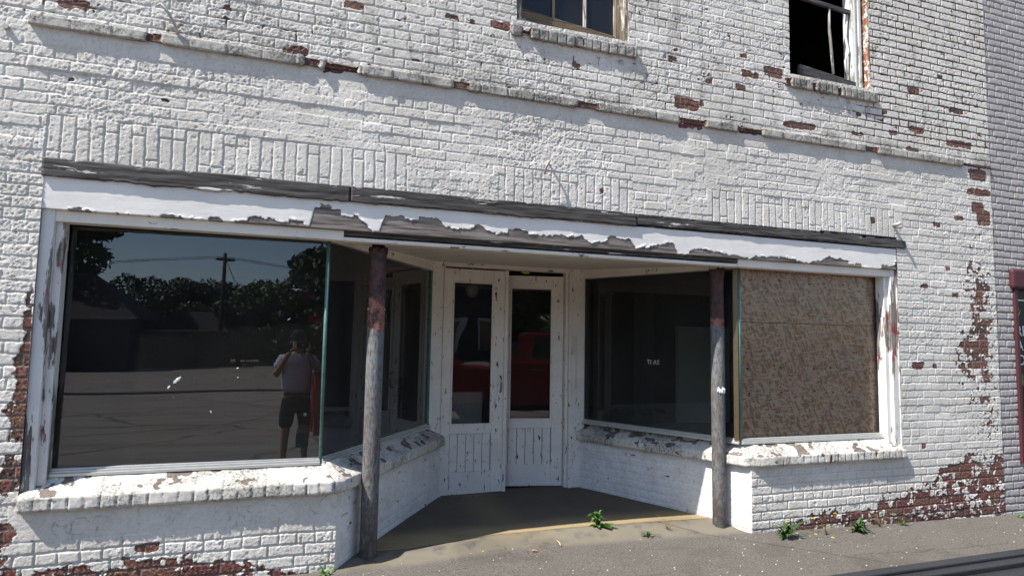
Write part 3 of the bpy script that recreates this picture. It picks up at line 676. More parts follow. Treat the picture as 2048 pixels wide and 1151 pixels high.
def column(label, x, y, z0, z1, r, mat, lean, ragged):
    nz, na = 160, 40; V, A = np.meshgrid(np.linspace(0, 1, nz), np.linspace(0, 2*np.pi, na+1), indexing='ij')
    Z = z0+(z1-z0)*V; A2 = np.mod(A, 2*np.pi); per = np.minimum(A2, 2*np.pi-A2)
    R = r+.0022*(fbm(per*14*r*10+3, Z*14, 5, 3)-.5)+.0018*(fbm(per*8, Z*60, 8, 2)-.5)
    R = R*(1+.05*np.exp(-(Z-z0)/.02))
    if ragged: R = R*(1+.12*np.exp(-((Z-(z1-.05))/.05)**2)*(vn(per*3, Z*20, 9)))+.012*(Z > z1-.09)*(vn(per*6, Z*45, 12)-.35); Z = Z-np.where(V > .985, .07*vn(per*5, per*0, 14), 0)
    P = np.stack([x+lean[0]*V+R*np.cos(A), y+lean[1]*V+R*np.sin(A), Z], -1)
    o = link('iron_column', grid_mesh('iron_column', P), mat, BLD); o['label'] = label
    return o
c1 = column('left column, rusty and ragged at its top, salmon patch and grey flecks below', .588, .188, -.02, 2.235, .060, col_mat('rusty_column_paint', 1.82, 1.60, True), (.0, 0), True)
c2 = column('right column, grey with dark rust at its top', 3.532, .195, -.03, 2.235, .058, col_mat('grey_column_paint', 1.76, 1.70, True), (-.01, 0), True)
MB().tube([(.588, .195, 1.742), (.588, .195, 1.756)], .0635, 40, False).build('wire_band', ALU, c1)
MB().tube([(.588, .195, 2.05), (.588, .195, 2.233)], .045, 20).build('core_pipe', BLACKM, c1)
sp_ = MB()
for i in range(14):
    a = math.radians(232+i*5.2); z = 1.14+.012*math.sin(i*1.7)
    sp_.tube([(3.527+.0595*math.cos(a), .195+.0595*math.sin(a), z-.012), (3.527+.0595*math.cos(a), .195+.0595*math.sin(a), z+.014+.008*math.sin(i))], .006, 6)
sp_.build('paint_smear', plain('fresh_white_smear', (.8, .8, .8), .6), c2)

# ------------------------------------------------------------------ upper windows
def brick_sill(x0, x1, z0, z1, seed, gone, parent):
    rough_sweep('brick_sill', [(x0, 0), (x1, 0)], [(-.03, z0), (.030, z0), (.036, z1), (-.1, z1+.018)], GRIMY, parent, .0755, .015, .0050, seed, step=.0075, gone=gone, dirt=1.0, expose=.10)
w1 = MB().box((1.55, .09, 3.99), (1.625, .2, 5.70)).box((2.455, .09, 3.99), (2.532, .2, 5.70)).box((1.6255, .09, 5.62), (2.4545, .2, 5.70)).build('upper_window', OLDWOOD, BLD, .004)
w1['label'] = 'upper window with three dusty panes above the doors'
post('jamb_stop', 2.500, 2.5315, .03, .0895, 3.97, 5.70, OLDWOOD, w1)
post('jamb_stop', 1.5485, 1.58, .04, .0895, 4.06, 5.70, OLDWOOD, w1)
m = MB().add([(1.60, .10, 4.16), (2.49, .10, 4.075), (2.49, .14, 4.075), (1.60, .14, 4.16), (1.60, .10, 3.985), (2.49, .10, 3.99), (2.49, .14, 3.99), (1.60, .14, 3.985)],
             [(0, 1, 2, 3), (4, 7, 6, 5), (0, 4, 5, 1), (1, 5, 6, 2), (2, 6, 7, 3), (3, 7, 4, 0)]); m.build('bottom_rail', BROWNWOOD, w1, .006)
m = MB().box((1.56, .05, 3.975), (2.51, .098, 4.01)); m.build('stool', BROWNWOOD, w1, .006)
for x in (1.905, 2.185): MB().obox((x, .125, 4.06), (x, .125, 5.62), .022, .024, (0, 1, 0)).build('muntin', OLDWOOD, w1)
MB().obox((1.6255, .125, 4.88), (2.4545, .125, 4.88), .024, .04).build('meeting_rail', OLDWOOD, w1)
for a, b in ((1.626, 1.894), (1.917, 2.173), (2.197, 2.454)): pane('window_pane', (a, .13), (b, .13), 4.03, 5.62, w1, GLASS2)
brick_sill(1.505, 2.585, 3.862, 3.945, 71, [(.085, .15, .05)], BLD)
w2 = MB().box((5.055, .09, 3.99), (5.125, .2, 5.70)).box((4.19, .09, 3.99), (4.235, .2, 5.70)).box((4.2355, .09, 5.62), (5.0545, .2, 5.70)).build('upper_window', PALEWOOD, BLD, .004)
w2['label'] = 'broken upper window with open dark hole above the boarded bay'
post('jamb_stop', 5.095, 5.128, .055, .0895, 3.985, 5.70, PALEWOOD, w2)
post('jamb_stop', 5.062, 5.084, .065, .0895, 3.99, 5.70, plain('pale_blue_grey_wood', (.42, .44, .43), .7, .2, 0, .3, 30), w2, .002)
MB().obox((4.236, .12, 4.845), (5.06, .12, 4.80), .03, .035).build('meeting_rail', GREYWOOD, w2)
MB().tube([(4.80, .12, 4.81), (4.79, .115, 4.6), (4.805, .11, 4.35), (4.82, .11, 4.14)], [.011, .013, .014, .011], 6).build('muntin', PALEWOOD, w2)
MB().tube([(5.035, .13, 4.80), (5.01, .13, 4.55), (5.03, .12, 4.40), (4.985, .12, 4.30), (5.0, .12, 4.12)], [.011, .012, .014, .010, .010], 6).build('muntin', PALEWOOD, w2)
MB().obox((4.36, .07, 4.098), (5.06, .085, 4.038), .03, .085).build('loose_rail', GREYWOOD, w2, .004)
brick_sill(4.13, 5.22, 3.868, 3.955, 83, [(0, .05, .02), (.30, .34, .02), (.6, .64, .02)], BLD)
MB().add([(4.19, .3, 4.0), (5.12, .3, 4.0), (5.12, .3, 4.0001)], [(0, 1, 2)]) 
# hooks and fixings left in the brickwork
def wire_hook(label, pts, r):
    o = MB().tube(pts, r, 8).build('wall_hook', plain('rusty_hook_'+label[:5], (.42, .40, .37), .6, .4, .3), BLD); o['label'] = label
wire_hook('bent metal strap by the string course', [(-.755, .0, 3.462), (-.765, -.03, 3.50), (-.80, -.06, 3.56), (-.845, -.075, 3.605), (-.86, -.06, 3.60)], .009)
wire_hook('hooked wire over the doors', [(1.83, .0, 2.905), (1.82, -.05, 2.91), (1.80, -.065, 2.895), (1.785, -.06, 2.85), (1.78, -.05, 2.80)], .008)
wire_hook('white peg at the right end of the drip board', [(5.40, .0, 2.70), (5.405, -.05, 2.70), (5.41, -.075, 2.715)], .017)
wire_hook('small bolt head at the far left', [(-1.652, .0, 3.336), (-1.652, -.02, 3.336)], .016)
# bits on the glass
def blob(name, pts, mat, parent, th=.002):
    # a thin smear of paint with an uneven outline, lying on a vertical pane
    m_ = MB(); n = len(pts); cx = sum(p[0] for p in pts)/n; cy = sum(p[1] for p in pts)/n; cz = sum(p[2] for p in pts)/n
    m_.add([(cx, cy-th, cz)]+[tuple(p) for p in pts], [(0, 1+i, 1+(i+1) % n) for i in range(n)]); return m_.build(name, mat, parent)
SPL = plain('dried_white_splash', (.7, .7, .68), .7)
def smear(x, z, L, w, a, y=GY+.006):
    pts = []
    for i in range(14):
        t_ = i/14*2*math.pi; k = 1+.35*math.sin(3.1*i+a*5)
        u, v_ = L*math.cos(t_)*k, w*math.sin(t_)*k
        pts.append((x+u*math.cos(a)-v_*math.sin(a), y, z+u*math.sin(a)+v_*math.cos(a)))
    return pts
for x, z, L, w, a in ((-.655, 1.255, .03, .010, .8), (-.70, 1.21, .012, .006, 1.1), (-1.08, 1.985, .011, .003, 1.5), (-.305, 1.33, .007, .004, .4), (.13, 1.02, .011, .011, 0), (-.30, 1.27, .004, .004, 0), (.0, 1.66, .012, .003, .6), (-.45, 1.05, .004, .008, .3)):
    blob('paint_splash', smear(x, z, L, w, a), SPL, lw)

# ghost lettering on the angled right glass
def text_mesh(body, size, ext=.0008):
    cu = bpy.data.curves.new('lettering', 'FONT'); cu.body = body; cu.size = size; cu.extrude = ext; cu.align_x = 'LEFT'
    o = bpy.data.objects.new('lettering', cu); COL.objects.link(o)
    bpy.context.view_layer.update(); dg = bpy.context.evaluated_depsgraph_get()
    me = bpy.data.meshes.new_from_object(o.evaluated_get(dg)); bpy.data.objects.remove(o); return me
tv = np.array(RG1)-np.array(RDG); tl_ = np.linalg.norm(tv); tv = tv/tl_
me = text_mesh('TI AS', .062)
o = link('window_lettering', me, plain('worn_letter_paint', (.5, .5, .5), .7, .2, 0, .6, 40), rw)
p0 = np.array(RDG)+tv*.78; nn = np.array((tv[1], -tv[0]))*.012
Mx = Matrix(((tv[0], 0, nn[0]/.012, p0[0]+nn[0]), (tv[1], 0, nn[1]/.012, p0[1]+nn[1]), (0, 1, 0, 1.335), (0, 0, 0, 1)))
me.transform(Mx)

# ------------------------------------------------------------------ neighbour building
NB = thing('neighbour_building', 'lavender grey painted brick building with a maroon framed shop window at the right edge', 'building', (8.2, 0, 0))
NEI = masonry_mat('lavender_grey_brick_paint', (.40, .378, .378), (.345, .325, .328), (.11, .105, .10))
def nei_wall(X, Z):
    d, dz, bh, bh2 = bricks(X, Z, 300, None, .205)
    prof = sst(.001, .010, d)
    h = (prof-1)*.011+(bh-.5)*.004+(fbm(X*30, Z*30, 301, 3)-.5)*.004
    q = .8-1.1*(1-sst(.001, .0065, d))*(.4+.9*vn(X*6, Z*9, 306))-.9*(vn(X*13, Z*13, 305) > .93)*(1-sst(.3, .9, Z))
    return h, np.stack([np.clip(.5+q, 0, 1), bh, .85*(1-sst(.001, .007, d)), 1-prof], -1)
nx_ = np.concatenate([np.arange(6.789, 7.6, .0065), np.arange(7.6, 10.4, .02)]); nz_ = np.concatenate([np.arange(-.26, 5.6, .0075), np.arange(5.6, 7.2, .03)])
wall_part('front_wall', nx_, nz_, nei_wall, [(7.09, 9.5, .45, 2.36)], NEI, NB, .004)
MB().box((6.79, .30, -.2), (7.0, 9, 7.1)).box((10.1, .30, -.2), (10.4, 9, 7.1)).box((7.0, 8.8, -.2), (10.1, 9, 7.1)).box((6.79, .30, 7.1), (10.4, 9, 7.3)).build('side_walls', DARKIN, NB)
MB().box((6.79, .02, -.2), (7.085, .298, 7.1)).box((9.505, .02, -.2), (10.4, .298, 7.1)).box((7.086, .02, 2.365), (9.504, .298, 7.1)).box((7.086, .02, -.2), (9.504, .298, .445)).build('wall_core', GREYWOOD, NB)
MAROON = peelwood('maroon_trim_paint', (.075, .020, .026), (.2, .15, .14), .22, 8, crack=.3)
fr = MB().box((7.005, -.045, 2.16), (9.53, .05, 2.37)).build('shop_window', MAROON, NB, .03)
MB().box((7.045, -.02, .40), (7.092, .06, 2.159)).build('frame', MAROON, fr, .006)
MB().box((9.45, -.02, .40), (9.51, .06, 2.159)).build('frame', MAROON, fr, .006)
MB().box((7.0925, -.01, .40), (9.449, .06, .47)).build('sill', MAROON, fr, .006)
MB().box((7.0925, .03, .471), (9.4495, .05, 2.159)).build('dark_panel', plain('black_window_film', (.010, .010, .011), .45, .15), fr)
MB().box((7.093, .020, 2.045), (9.44, .0285, 2.055)).build('chrome_strip', ALU, fr)
LET = plain('white_vinyl_letter', (.75, .75, .75), .5)
for body, z in (('RE', 1.68), ('A', 1.53), ('O', 1.38)):
    me = text_mesh(body, .15); me.transform(Matrix.Translation((7.112, .0275, z)) @ Matrix.Rotation(math.pi/2, 4, 'X')); link('window_lettering', me, LET, fr)
mm = MB()
for k in range(7):
    a = .9+k*.28; mm.add([(7.13, .027, 1.84), (7.13+.05*math.cos(a-.15), .026, 1.84+.07*math.sin(a-.15)), (7.13+.11*math.cos(a), .027, 1.84+.15*math.sin(a)), (7.13+.05*math.cos(a+.15), .026, 1.84+.07*math.sin(a+.15))], [(0, 1, 2, 3)])
mm.build('leaf_emblem', plain('lime_vinyl', (.35, .42, .05), .5), fr)
mm = MB()
for k in range(9):
    x = 7.10+.01*k; mm.add([(x, .027, 1.30), (x+.012, .026, 1.25+.01*(k % 3)), (x+.02, .027, 1.14+.02*(k % 4)), (x, .026, 1.18)], [(0, 1, 2, 3)])
mm.build('foliage_print', plain('green_vinyl', (.06, .18, .04), .5), fr)

# ------------------------------------------------------------------ ground
def zb(x): return np.interp(x, [-60, .35, 3.7, 6.8, 60], [.72*.3, .022, -.022, -.10, -.55])
KERB = -3.05
t = NT('worn_concrete_sidewalk')
n1 = t.noise(2.0, 5, .6); n2 = t.noise(150, 3, .7); n3 = t.noise(420, 2, .6); n4 = t.noise(.6, 3)
n5 = t.noise(75, 4, .75)
c = t.mix(n1, (.100, .090, .079), (.145, .131, .115))
c = t.mix(t.ramp(n5, [(.40, .8), (.50, 0)]), c, (.075, .066, .057))
c = t.mix(t.ramp(n5, [(.54, 0), (.66, .5)]), c, (.22, .205, .18))
c = t.mix(t.ramp(n2, [(.58, 0), (.68, .5)]), c, (.38, .355, .32))
at = t.n('ShaderNodeAttribute', attribute_name='mask'); sp = t.n('ShaderNodeSeparateColor'); t.l(at.outputs['Color'], sp.inputs[0])
smooth_c = t.mix(t.noise(5, 5, .6), (.155, .135, .102), (.215, .190, .148))
slab = t.mix(t.noise(4, 6, .65), (.070, .064, .055), (.135, .122, .102))  # darker recess floor: shade under the soffit put into the colour
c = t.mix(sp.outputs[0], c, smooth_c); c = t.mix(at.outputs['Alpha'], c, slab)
yel = t.mix(t.noise(6, 5, .65), (.27, .205, .105), (.35, .28, .165))
c = t.mix(sp.outputs[1], c, yel); c = t.mix(sp.outputs[2], c, (.045, .038, .03))
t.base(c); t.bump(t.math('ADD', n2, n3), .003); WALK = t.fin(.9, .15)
def walk_patch(name, xs_, ys_):
    X, Y = np.meshgrid(xs_, ys_); n = fbm(X*3, Y*3, 401)-.5
    Zb = zb(X)+.012*np.minimum(Y, 0)
    edge = np.interp(X, [-9, .9, 1.55, 2.4, 3.5, 9], [.28, .26, .385, .365, .33, .33])
    rec = (X > -.1)*(X < 4.1)*1.0
    ap = sst(-.12, .0, Y-edge+.22)*rec; up_ = sst(-.30, .0, Y-edge)*rec
    Zf = np.interp(X, [.3, 1.5, 2.4, 3.8], [.034, .034, .046, .028])
    Z = Zb*(1-up_)+Zf*up_+.004*n
    cr = np.exp(-((Y-edge-.012*(fbm(X*7, Y*0, 3)-.5))/.007)**2)*rec
    cr = np.maximum(cr, .6*np.exp(-((Y+.55+.08*(fbm(X*4, X*0, 8)-.5)+.02*X)/.006)**2)*(fbm(X*2, X*0, 5) > .5))
    j = (X-(3.02-1.1*(Y-.33)-.0)); cr = np.maximum(cr, .75*np.exp(-(j/.012)**2)*(Y < .36))
    cr = np.maximum(cr, .55*np.exp(-((fbm(X*1.7, Y*1.7, 9, 4)-.5)/.0035)**2)*(fbm(X*1.3, Y*1.3, 19) > .58))
    Z = Z-.006*cr
    yel_ = sst(-.015, .015, Y-edge+.03*(fbm(X*10, Y*10, 4)-.5))*rec*(1-.85*sst(.46, .75, Y+.08*(fbm(X*4, Y*4, 14)-.5)))  # yellow fades out over the shaded part of the recess floor
    yel_ = np.maximum(yel_, .45*np.exp(-((X-1.75)/.25)**2)*sst(-.2, 0, Y-edge)*rec)
    sm = np.maximum(ap, sst(.1, .3, Y-edge)*rec)*(1-sst(.55, .8, fbm(X*9, Y*9, 31)))
    st_ = .45*sst(.60, .74, fbm(X*2.2, Y*3.0, 41, 4))*(1-sst(.1, .3, Y-edge))
    mask = np.stack([sm, yel_, np.clip(cr*.9+st_*.5, 0, 1), sst(.43, .62, Y+.06*(fbm(X*5, Y*5, 44)-.5))*rec], -1)  # alpha carries the recess shade painted on the floor
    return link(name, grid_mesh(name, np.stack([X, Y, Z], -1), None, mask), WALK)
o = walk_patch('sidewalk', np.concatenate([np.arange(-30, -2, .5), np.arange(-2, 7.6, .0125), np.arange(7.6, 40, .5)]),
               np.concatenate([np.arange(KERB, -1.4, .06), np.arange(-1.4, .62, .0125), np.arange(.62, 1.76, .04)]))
tag(o, kind='structure')
xs_ = np.arange(-30, 40, 1.0)
k = MB()
for a, b in zip(xs_[:-1], xs_[1:]):
    za, zc = float(zb(a))-.037+.004, float(zb(b))-.037+.004
    k.add([(a, KERB, za), (b, KERB, zc), (b, KERB-.15, zc-.004), (a, KERB-.15, za-.004), (b, KERB-.17, zc-.30), (a, KERB-.17, za-.30)], [(0, 3, 2, 1), (3, 5, 4, 2)])
tag(k.build('kerb', plain('concrete_kerb', (.27, .25, .23), .85, .2, 0, .3, 6, .003)), kind='structure')
t = NT('faded_asphalt')
n1 = t.noise(.35, 6, .65, t.coord((.35, 1, 1))); n2 = t.noise(130, 3, .7); n3 = t.noise(1.1, 6, .7, t.coord((.25, 1, 1)))
c = t.mix(n1, (.165, .146, .128), (.255, .228, .20)); c = t.mix(t.ramp(n2, [(.55, 0), (.72, .6)]), c, (.42, .385, .35))
vo = t.n('ShaderNodeTexVoronoi', feature='DISTANCE_TO_EDGE'); vo.inputs['Scale'].default_value = .45
wv = t.n('ShaderNodeMix', data_type='VECTOR'); t.l(t.coord(), wv.inputs[4]); nn_ = t.n('ShaderNodeTexNoise'); nn_.inputs['Scale'].default_value = 1.4; t.l(t.coord(), nn_.inputs['Vector']); t.l(nn_.outputs['Color'], wv.inputs[5]); wv.inputs[0].default_value = .35
t.l(wv.outputs[1], vo.inputs['Vector'])
c = t.mix(t.ramp(vo.outputs[0], [(.005, .8), (.015, 0)]), c, (.05, .045, .038))
c = t.mix(t.math('MULTIPLY', t.ramp(n3, [(.46, 0), (.62, 1)]), .45), c, (.095, .085, .075))
t.base(c); t.bump(n2, .004); ASPH = t.fin(.88, .2)
def terr(y): return np.interp(y, [-400, -70, -60, -44, -22, -10, 0], [1.5, 1.2, 1.0, .45, .02, -.105, -.105])
ys_ = np.concatenate([[-400, -200, -120, -80, -70], np.arange(-60, -9, 1.0), np.arange(-9, -2.9, .5), [-1, 4, 30, 300]])
X, Y = np.meshgrid(np.concatenate([[-400, -200, -100], np.arange(-60, 61, 4.0), [100, 200, 400]]), ys_)
Z = terr(Y)-.0+0*X; Z = np.where(Y > -3.2, -.45, Z)+np.where((Y > -20), np.clip(zb(X), -.35, .2)*.8, 0)*(Y < -3.2)
tag(link('street', grid_mesh('street', np.stack([X, Y, Z], -1)), ASPH), kind='structure')
# raised edge of the lot across the street, and the grass strip behind
kk = MB().box((-40, -21.3, -.2), (40, -21.0, .085)); tag(kk.build('lot_kerb', plain('dark_kerb', (.09, .08, .075), .9), None, .03), kind='structure')
GRASS = plain('lawn_grass', (.055, .085, .025), .9, .1, 0, .5, 12)
m = MB().add([(-60, -46, .54), (40, -46, .54), (60, -90, 1.32), (-60, -90, 1.32)], [(0, 1, 2, 3)])
tag(m.build('grass_bank', GRASS), kind='structure')

# ------------------------------------------------------------------ weeds
def leafmat(name, a, b):
    t = NT(name); oi = t.n('ShaderNodeObjectInfo'); n = t.noise(25, 3)
    t.base(t.mix(n, a, b)); t.b.inputs['Transmission Weight'].default_value = 0; return t.fin(.5, .35)
LEAF = leafmat('weed_leaf', (.035, .10, .012), (.085, .19, .028)); LEAFD = leafmat('dark_weed_leaf', (.025, .06, .015), (.06, .115, .03))
DRY = plain('dry_stalk', (.30, .23, .12), .8); FLOW = plain('yellow_petal', (.75, .52, .02), .6, .2, 0, .15, 60)
def leaf(m_, base, az_, L, w, lift, droop, serr=0, mi=0):
    n = 7; vs = []
    for i in range(n+1):
        u = i/n; r_ = L*u; z = lift*L*math.sin(u*math.pi*.55)-droop*L*u*u
        ww = w*math.sin(math.pi*min(1, .06+u*.95))**.8*(1+(serr*(.35 if i % 2 else -.35)))
        c_, s_ = math.cos(az_), math.sin(az_)
        for sgn, dz in ((-1, .18*ww), (0, 0), (1, .18*ww)):
            vs.append((base[0]+r_*c_-sgn*ww*s_, base[1]+r_*s_+sgn*ww*c_, base[2]+z+dz))
    fs = []
    for i in range(n):
        for k in (0, 1): a = i*3+k; fs.append((a, a+1, a+4, a+3))
    m_.add(vs, fs, mi, True)
def weed(name, label, loc, kind, seed, group=None, flowers=(), rot=0.0):
    r_ = random.Random(seed); root = thing(name, label, 'weed', loc, group); root.scale = (.8, .8, .8)
    m_ = MB(); st = MB()
    if kind == 'upright':
        for h_, n, L in ((.02, 5, .10), (.07, 5, .09), (.12, 5, .075), (.155, 4, .05)):
            for k in range(n): leaf(m_, (r_.uniform(-.012, .012), r_.uniform(-.012, .012), h_), k*2*math.pi/n+r_.uniform(-.5, .5), L*r_.uniform(.8, 1.25), L*.24, r_.uniform(.3, .9), r_.uniform(.1, .6))
        for k in range(9): leaf(m_, (.04+r_.uniform(-.02, .03), -.02, .03), -.35+r_.uniform(-.55, .45), r_.uniform(.09, .15), .02, r_.uniform(.1, .5), r_.uniform(.2, .5))
        st.tube([(0, 0, 0), (.004, 0, .08), (0, .003, .16)], [.005, .004, .002], 6)
    elif kind == 'rosette':
        for k in range(26): leaf(m_, (r_.uniform(-.05, .05), r_.uniform(-.02, .02), .004), r_.uniform(-math.pi, .4) if r_.random() < .75 else r_.uniform(0, 6.28), r_.uniform(.10, .19), r_.uniform(.012, .02), r_.uniform(.25, 1.0), r_.uniform(.1, .45), .8)
        st.tube([(0, 0, 0), (0, 0, .02)], .006, 6)
    elif kind == 'small':
        for k in range(13): leaf(m_, (r_.uniform(-.03, .03), r_.uniform(-.015, .015), .002), r_.uniform(0, 6.28), r_.uniform(.035, .08), .008, r_.uniform(.3, 1.1), r_.uniform(.1, .5), .6)
        st.tube([(0, 0, 0), (.0, 0, .02)], .003, 5)
    elif kind == 'grass':
        for k in range(16):
            a = r_.uniform(0, 6.28); L = r_.uniform(.08, .2); lean = r_.uniform(.3, 1.2)
            st.tube([(0, 0, 0), (math.cos(a)*L*lean*.4, math.sin(a)*L*lean*.4, L*.7), (math.cos(a)*L*lean, math.sin(a)*L*lean, L*r_.uniform(.5, 1))], [.0016, .0013, .0007], 4)
        for k in range(4): leaf(m_, (0, 0, .003), r_.uniform(0, 6.28), .05, .006, .5, .3)
    if flowers:
        for (fx, fy, fz) in flowers:
            fm = MB()
            st.tube([(0, 0, .01), (fx*.4, fy*.5, max(fz*.8, .02)), (fx, fy, fz)], [.002, .0016, .0013], 5)
            for ring, (L, up_) in enumerate(((.019, .15), (.013, .5), (.007, 1.0))):
                for k in range(11): leaf(fm, (fx, fy, fz), k*.571+ring*.3, L, .0035, up_, .1)
            fm.build('flower_head', FLOW, root, 0, True)
    if m_.v: m_.build('leaves', LEAF if kind != 'rosette' else LEAFD, root, 0, True)
    if st.v: st.build('stems', DRY if kind == 'grass' else LEAF, root, 0, True)
    root.rotation_euler.z = rot
    return root
weed('broadleaf_weed', 'glossy broad leaved weed in the crack of the yellow entry slab', (2.44, .335, .022), 'upright', 1)
weed('small_weed', 'small low weed with pale leaves at the sidewalk joint beside the broad leaved weed', (2.78, .13, -.005), 'small', 2)
weed('grass_tuft', 'thin dry grass stalks at the sidewalk joint near the right column', (3.02, .20, -.005), 'grass', 3)
weed('dandelion', 'dark toothed dandelion with yellow flowers at the left end of the right wall', (3.93, -.13, -.022), 'rosette', 4, None,
     [(.03, .0, .14), (.42, .05, .13), (.30, -.10, .02), (.25, .06, .31), (.72, .05, .16), (.36, -.26, .03)])
weed('dandelion', 'large dark green dandelion clump without flowers under the exposed red brick', (4.72, -.12, -.045), 'rosette', 5, rot=.2)
weed('small_weed', 'tiny sprig at the foot of the wall, right of the large dandelion clump', (5.33, -.055, -.06), 'small', 6)
weed('dandelion', 'small leafy weed at the corner where the white wall meets the grey building', (6.86, -.10, -.105), 'small', 7)
weed('small_weed', 'yellow green sprout at the foot of the left bulkhead corner', (.30, -.05, .018), 'small', 8)
weed('grass_tuft', 'dry grass tangle with bent stalks lying between the two dandelions', (4.35, -.14, -.04), 'grass', 9)
weed('grass_tuft', 'faded grass tuft between the large dandelion clump and the tiny sprig', (5.05, -.06, -.055), 'grass', 10)
lf = MB(); lf.add([(0, 0, .006), (.03, .01, .012), (.055, .0, .006), (.05, -.02, .003), (.02, -.025, .010)], [(0, 1, 2, 3, 4)])
o = lf.build('dead_leaf', plain('dead_leaf_tan', (.30, .17, .09), .8)); o.location = (1.74, .03, .006); tag(o, 'curled tan dead leaf lying on the sidewalk before the entry', 'leaf')
o = MB().tube([(0, 0, .006), (.04, .045, .010), (.075, .10, .008)], [.004, .005, .004], 6).build('twig', plain('pale_twig', (.45, .36, .24), .8)); o.location = (2.0, .07, .008); o.rotation_euler.z = .5
tag(o, 'pale broken twig lying beside the dead leaf', 'twig')
pb = MB(); r_ = random.Random(21)
for i in range(170):
    x = r_.uniform(.4, 6.6); y = r_.uniform(-.9, .3); s = r_.uniform(.002, .006)
    z = float(zb(x))+.012*min(y, 0)+.002
    pb.add([(x-s, y-s, z), (x+s, y-s*.7, z), (x+s*.8, y+s, z), (x-s*.9, y+s*.7, z), (x, y, z+s*1.1)], [(0, 1, 4), (1, 2, 4), (2, 3, 4), (3, 0, 4)])
o = pb.build('grit', plain('pale_grit', (.5, .46, .42), .9)); tag(o, 'scatter of pale grit and paint chips on the sidewalk', 'grit', kind='stuff')

# ------------------------------------------------------------------ things inside the shop
gl = thing('globe_lamp', 'round white globe lamp hanging inside behind the left door pane', 'lamp', (2.15, 3.2, 2.155))
m = bpy.data.meshes.new('globe'); bm = bmesh.new(); bmesh.ops.create_uvsphere(bm, u_segments=24, v_segments=16, radius=.085); bm.to_mesh(m); bm.free()
for p_ in m.polygons: p_.use_smooth = True
link('globe', m, plain('milk_glass', (.75, .75, .72), .3, .5), gl, True)
MB().tube([(0, 0, .08), (0, 0, .45)], .012, 8).build('stem', ALU, gl, 0, True)
sg = thing('leaning_sign', 'pale board with a red bar leaning inside the left door', 'sign', (1.75, 2.2, .03))
MB().box((-.28, 0, 0), (.26, .02, .95)).build('board', plain('pale_sign_board', (.45, .43, .40), .7), sg, .02, True)
MB().box((-.28, -.004, .48), (.05, -.001, .60)).build('red_bar', plain('red_sign_bar', (.30, .03, .03), .6), sg, 0, True)
pp = thing('interior_post', 'dark wooden post standing on a pale block inside the right window', 'post', (4.25, 2.6, .03))
MB().box((-.09, -.09, .02), (.09, .09, 2.55)).build('shaft', plain('dark_post_wood', (.03, .028, .025), .7), pp, .005, True)
MB().box((-.2, -.2, 0), (.2, .2, .019)).build('base_block', plain('pale_block', (.35, .34, .32), .8), pp, .005, True)
pn_ = thing('reflection_panel', 'added pale panel standing in for lit pavement reflected in the right display window', 'panel', (5.75, 3.4, .03))
MB().box((-.45, 0, 0), (.45, .05, 1.75)).build('panel', plain('pale_panel', (.55, .52, .47), .9, .2, 0, .2, 2), pn_, .004, True)  # pale panel added to imitate the lit pavement reflected in the glass
pl_ = thing('loose_plank', 'dusty pinkish plank lying on the platform behind the left glass', 'plank', (-.15, .36, .665))
MB().box((-.55, -.05, 0), (.45, .05, .022)).build('plank', plain('pinkish_plank', (.30, .19, .16), .85, .2, 0, .3, 10), pl_, .004, True); pl_.rotation_euler.z = .06

# ------------------------------------------------------------------ red pickup parked at the kerb (beside the photographer)
RED = plain('red_car_paint', (.32, .012, .018), .18, .6, 0, .05, 3); BLACKP = plain('black_ribbed_plastic', (.022, .022, .024), .45, .45, 0, .4, 5, .0015)
TYRE = plain('tyre_rubber', (.02, .02, .02), .85, .3); CHROME = plain('chrome_bumper', (.55, .55, .56), .2, .5, .9, .1)
CARGL = plain('dark_car_glass', (.012, .015, .017), .05, .7); LAMP = plain('red_tail_lens', (.5, .01, .01), .15, .6); LAMPC = plain('clear_lens', (.6, .6, .58), .1, .6)
def shell(name, secs, mat, parent, bev=.02, local=True):
    # closed hull through rectangular-ish sections: (x, y0, y1, z0, z1)
    m_ = MB(); vs = []
    for (x, y0, y1, z0, z1, tuck) in secs: vs += [(x, y0, z0), (x, y1, z0), (x, y1-tuck, z1), (x, y0+tuck, z1)]
    fs = [(0, 1, 2, 3)[::-1], tuple(range(len(vs)-4, len(vs)))]
    for k_ in range(len(secs)-1):
        for i in range(4): j = (i+1) % 4; fs.append((k_*4+i, k_*4+j, k_*4+4+j, k_*4+4+i))
    m_.add(vs, fs); return m_.build(name, mat, parent, bev, local)
def wheel(parent, x, y, r, w, side):
    o = MB().tube([(x, y-w/2, r), (x, y-w/2+.02, r), (x, y+w/2-.02, r), (x, y+w/2, r)], [r*.92, r, r, r*.92], 28).build('wheel', TYRE, parent, 0, True)
    MB().tube([(x, y+side*(w/2-.01), r), (x, y+side*(w/2+.012), r), (x, y+side*(w/2+.018), r)], [r*.62, r*.58, r*.2], 20).build('rim', CHROME, o, 0, True)
GZ = -.12
TR = thing('pickup_truck', 'red pickup truck with black bed rails parked at the kerb beside the photographer', 'pickup truck', (.17, -4.55, GZ))
hw = .93
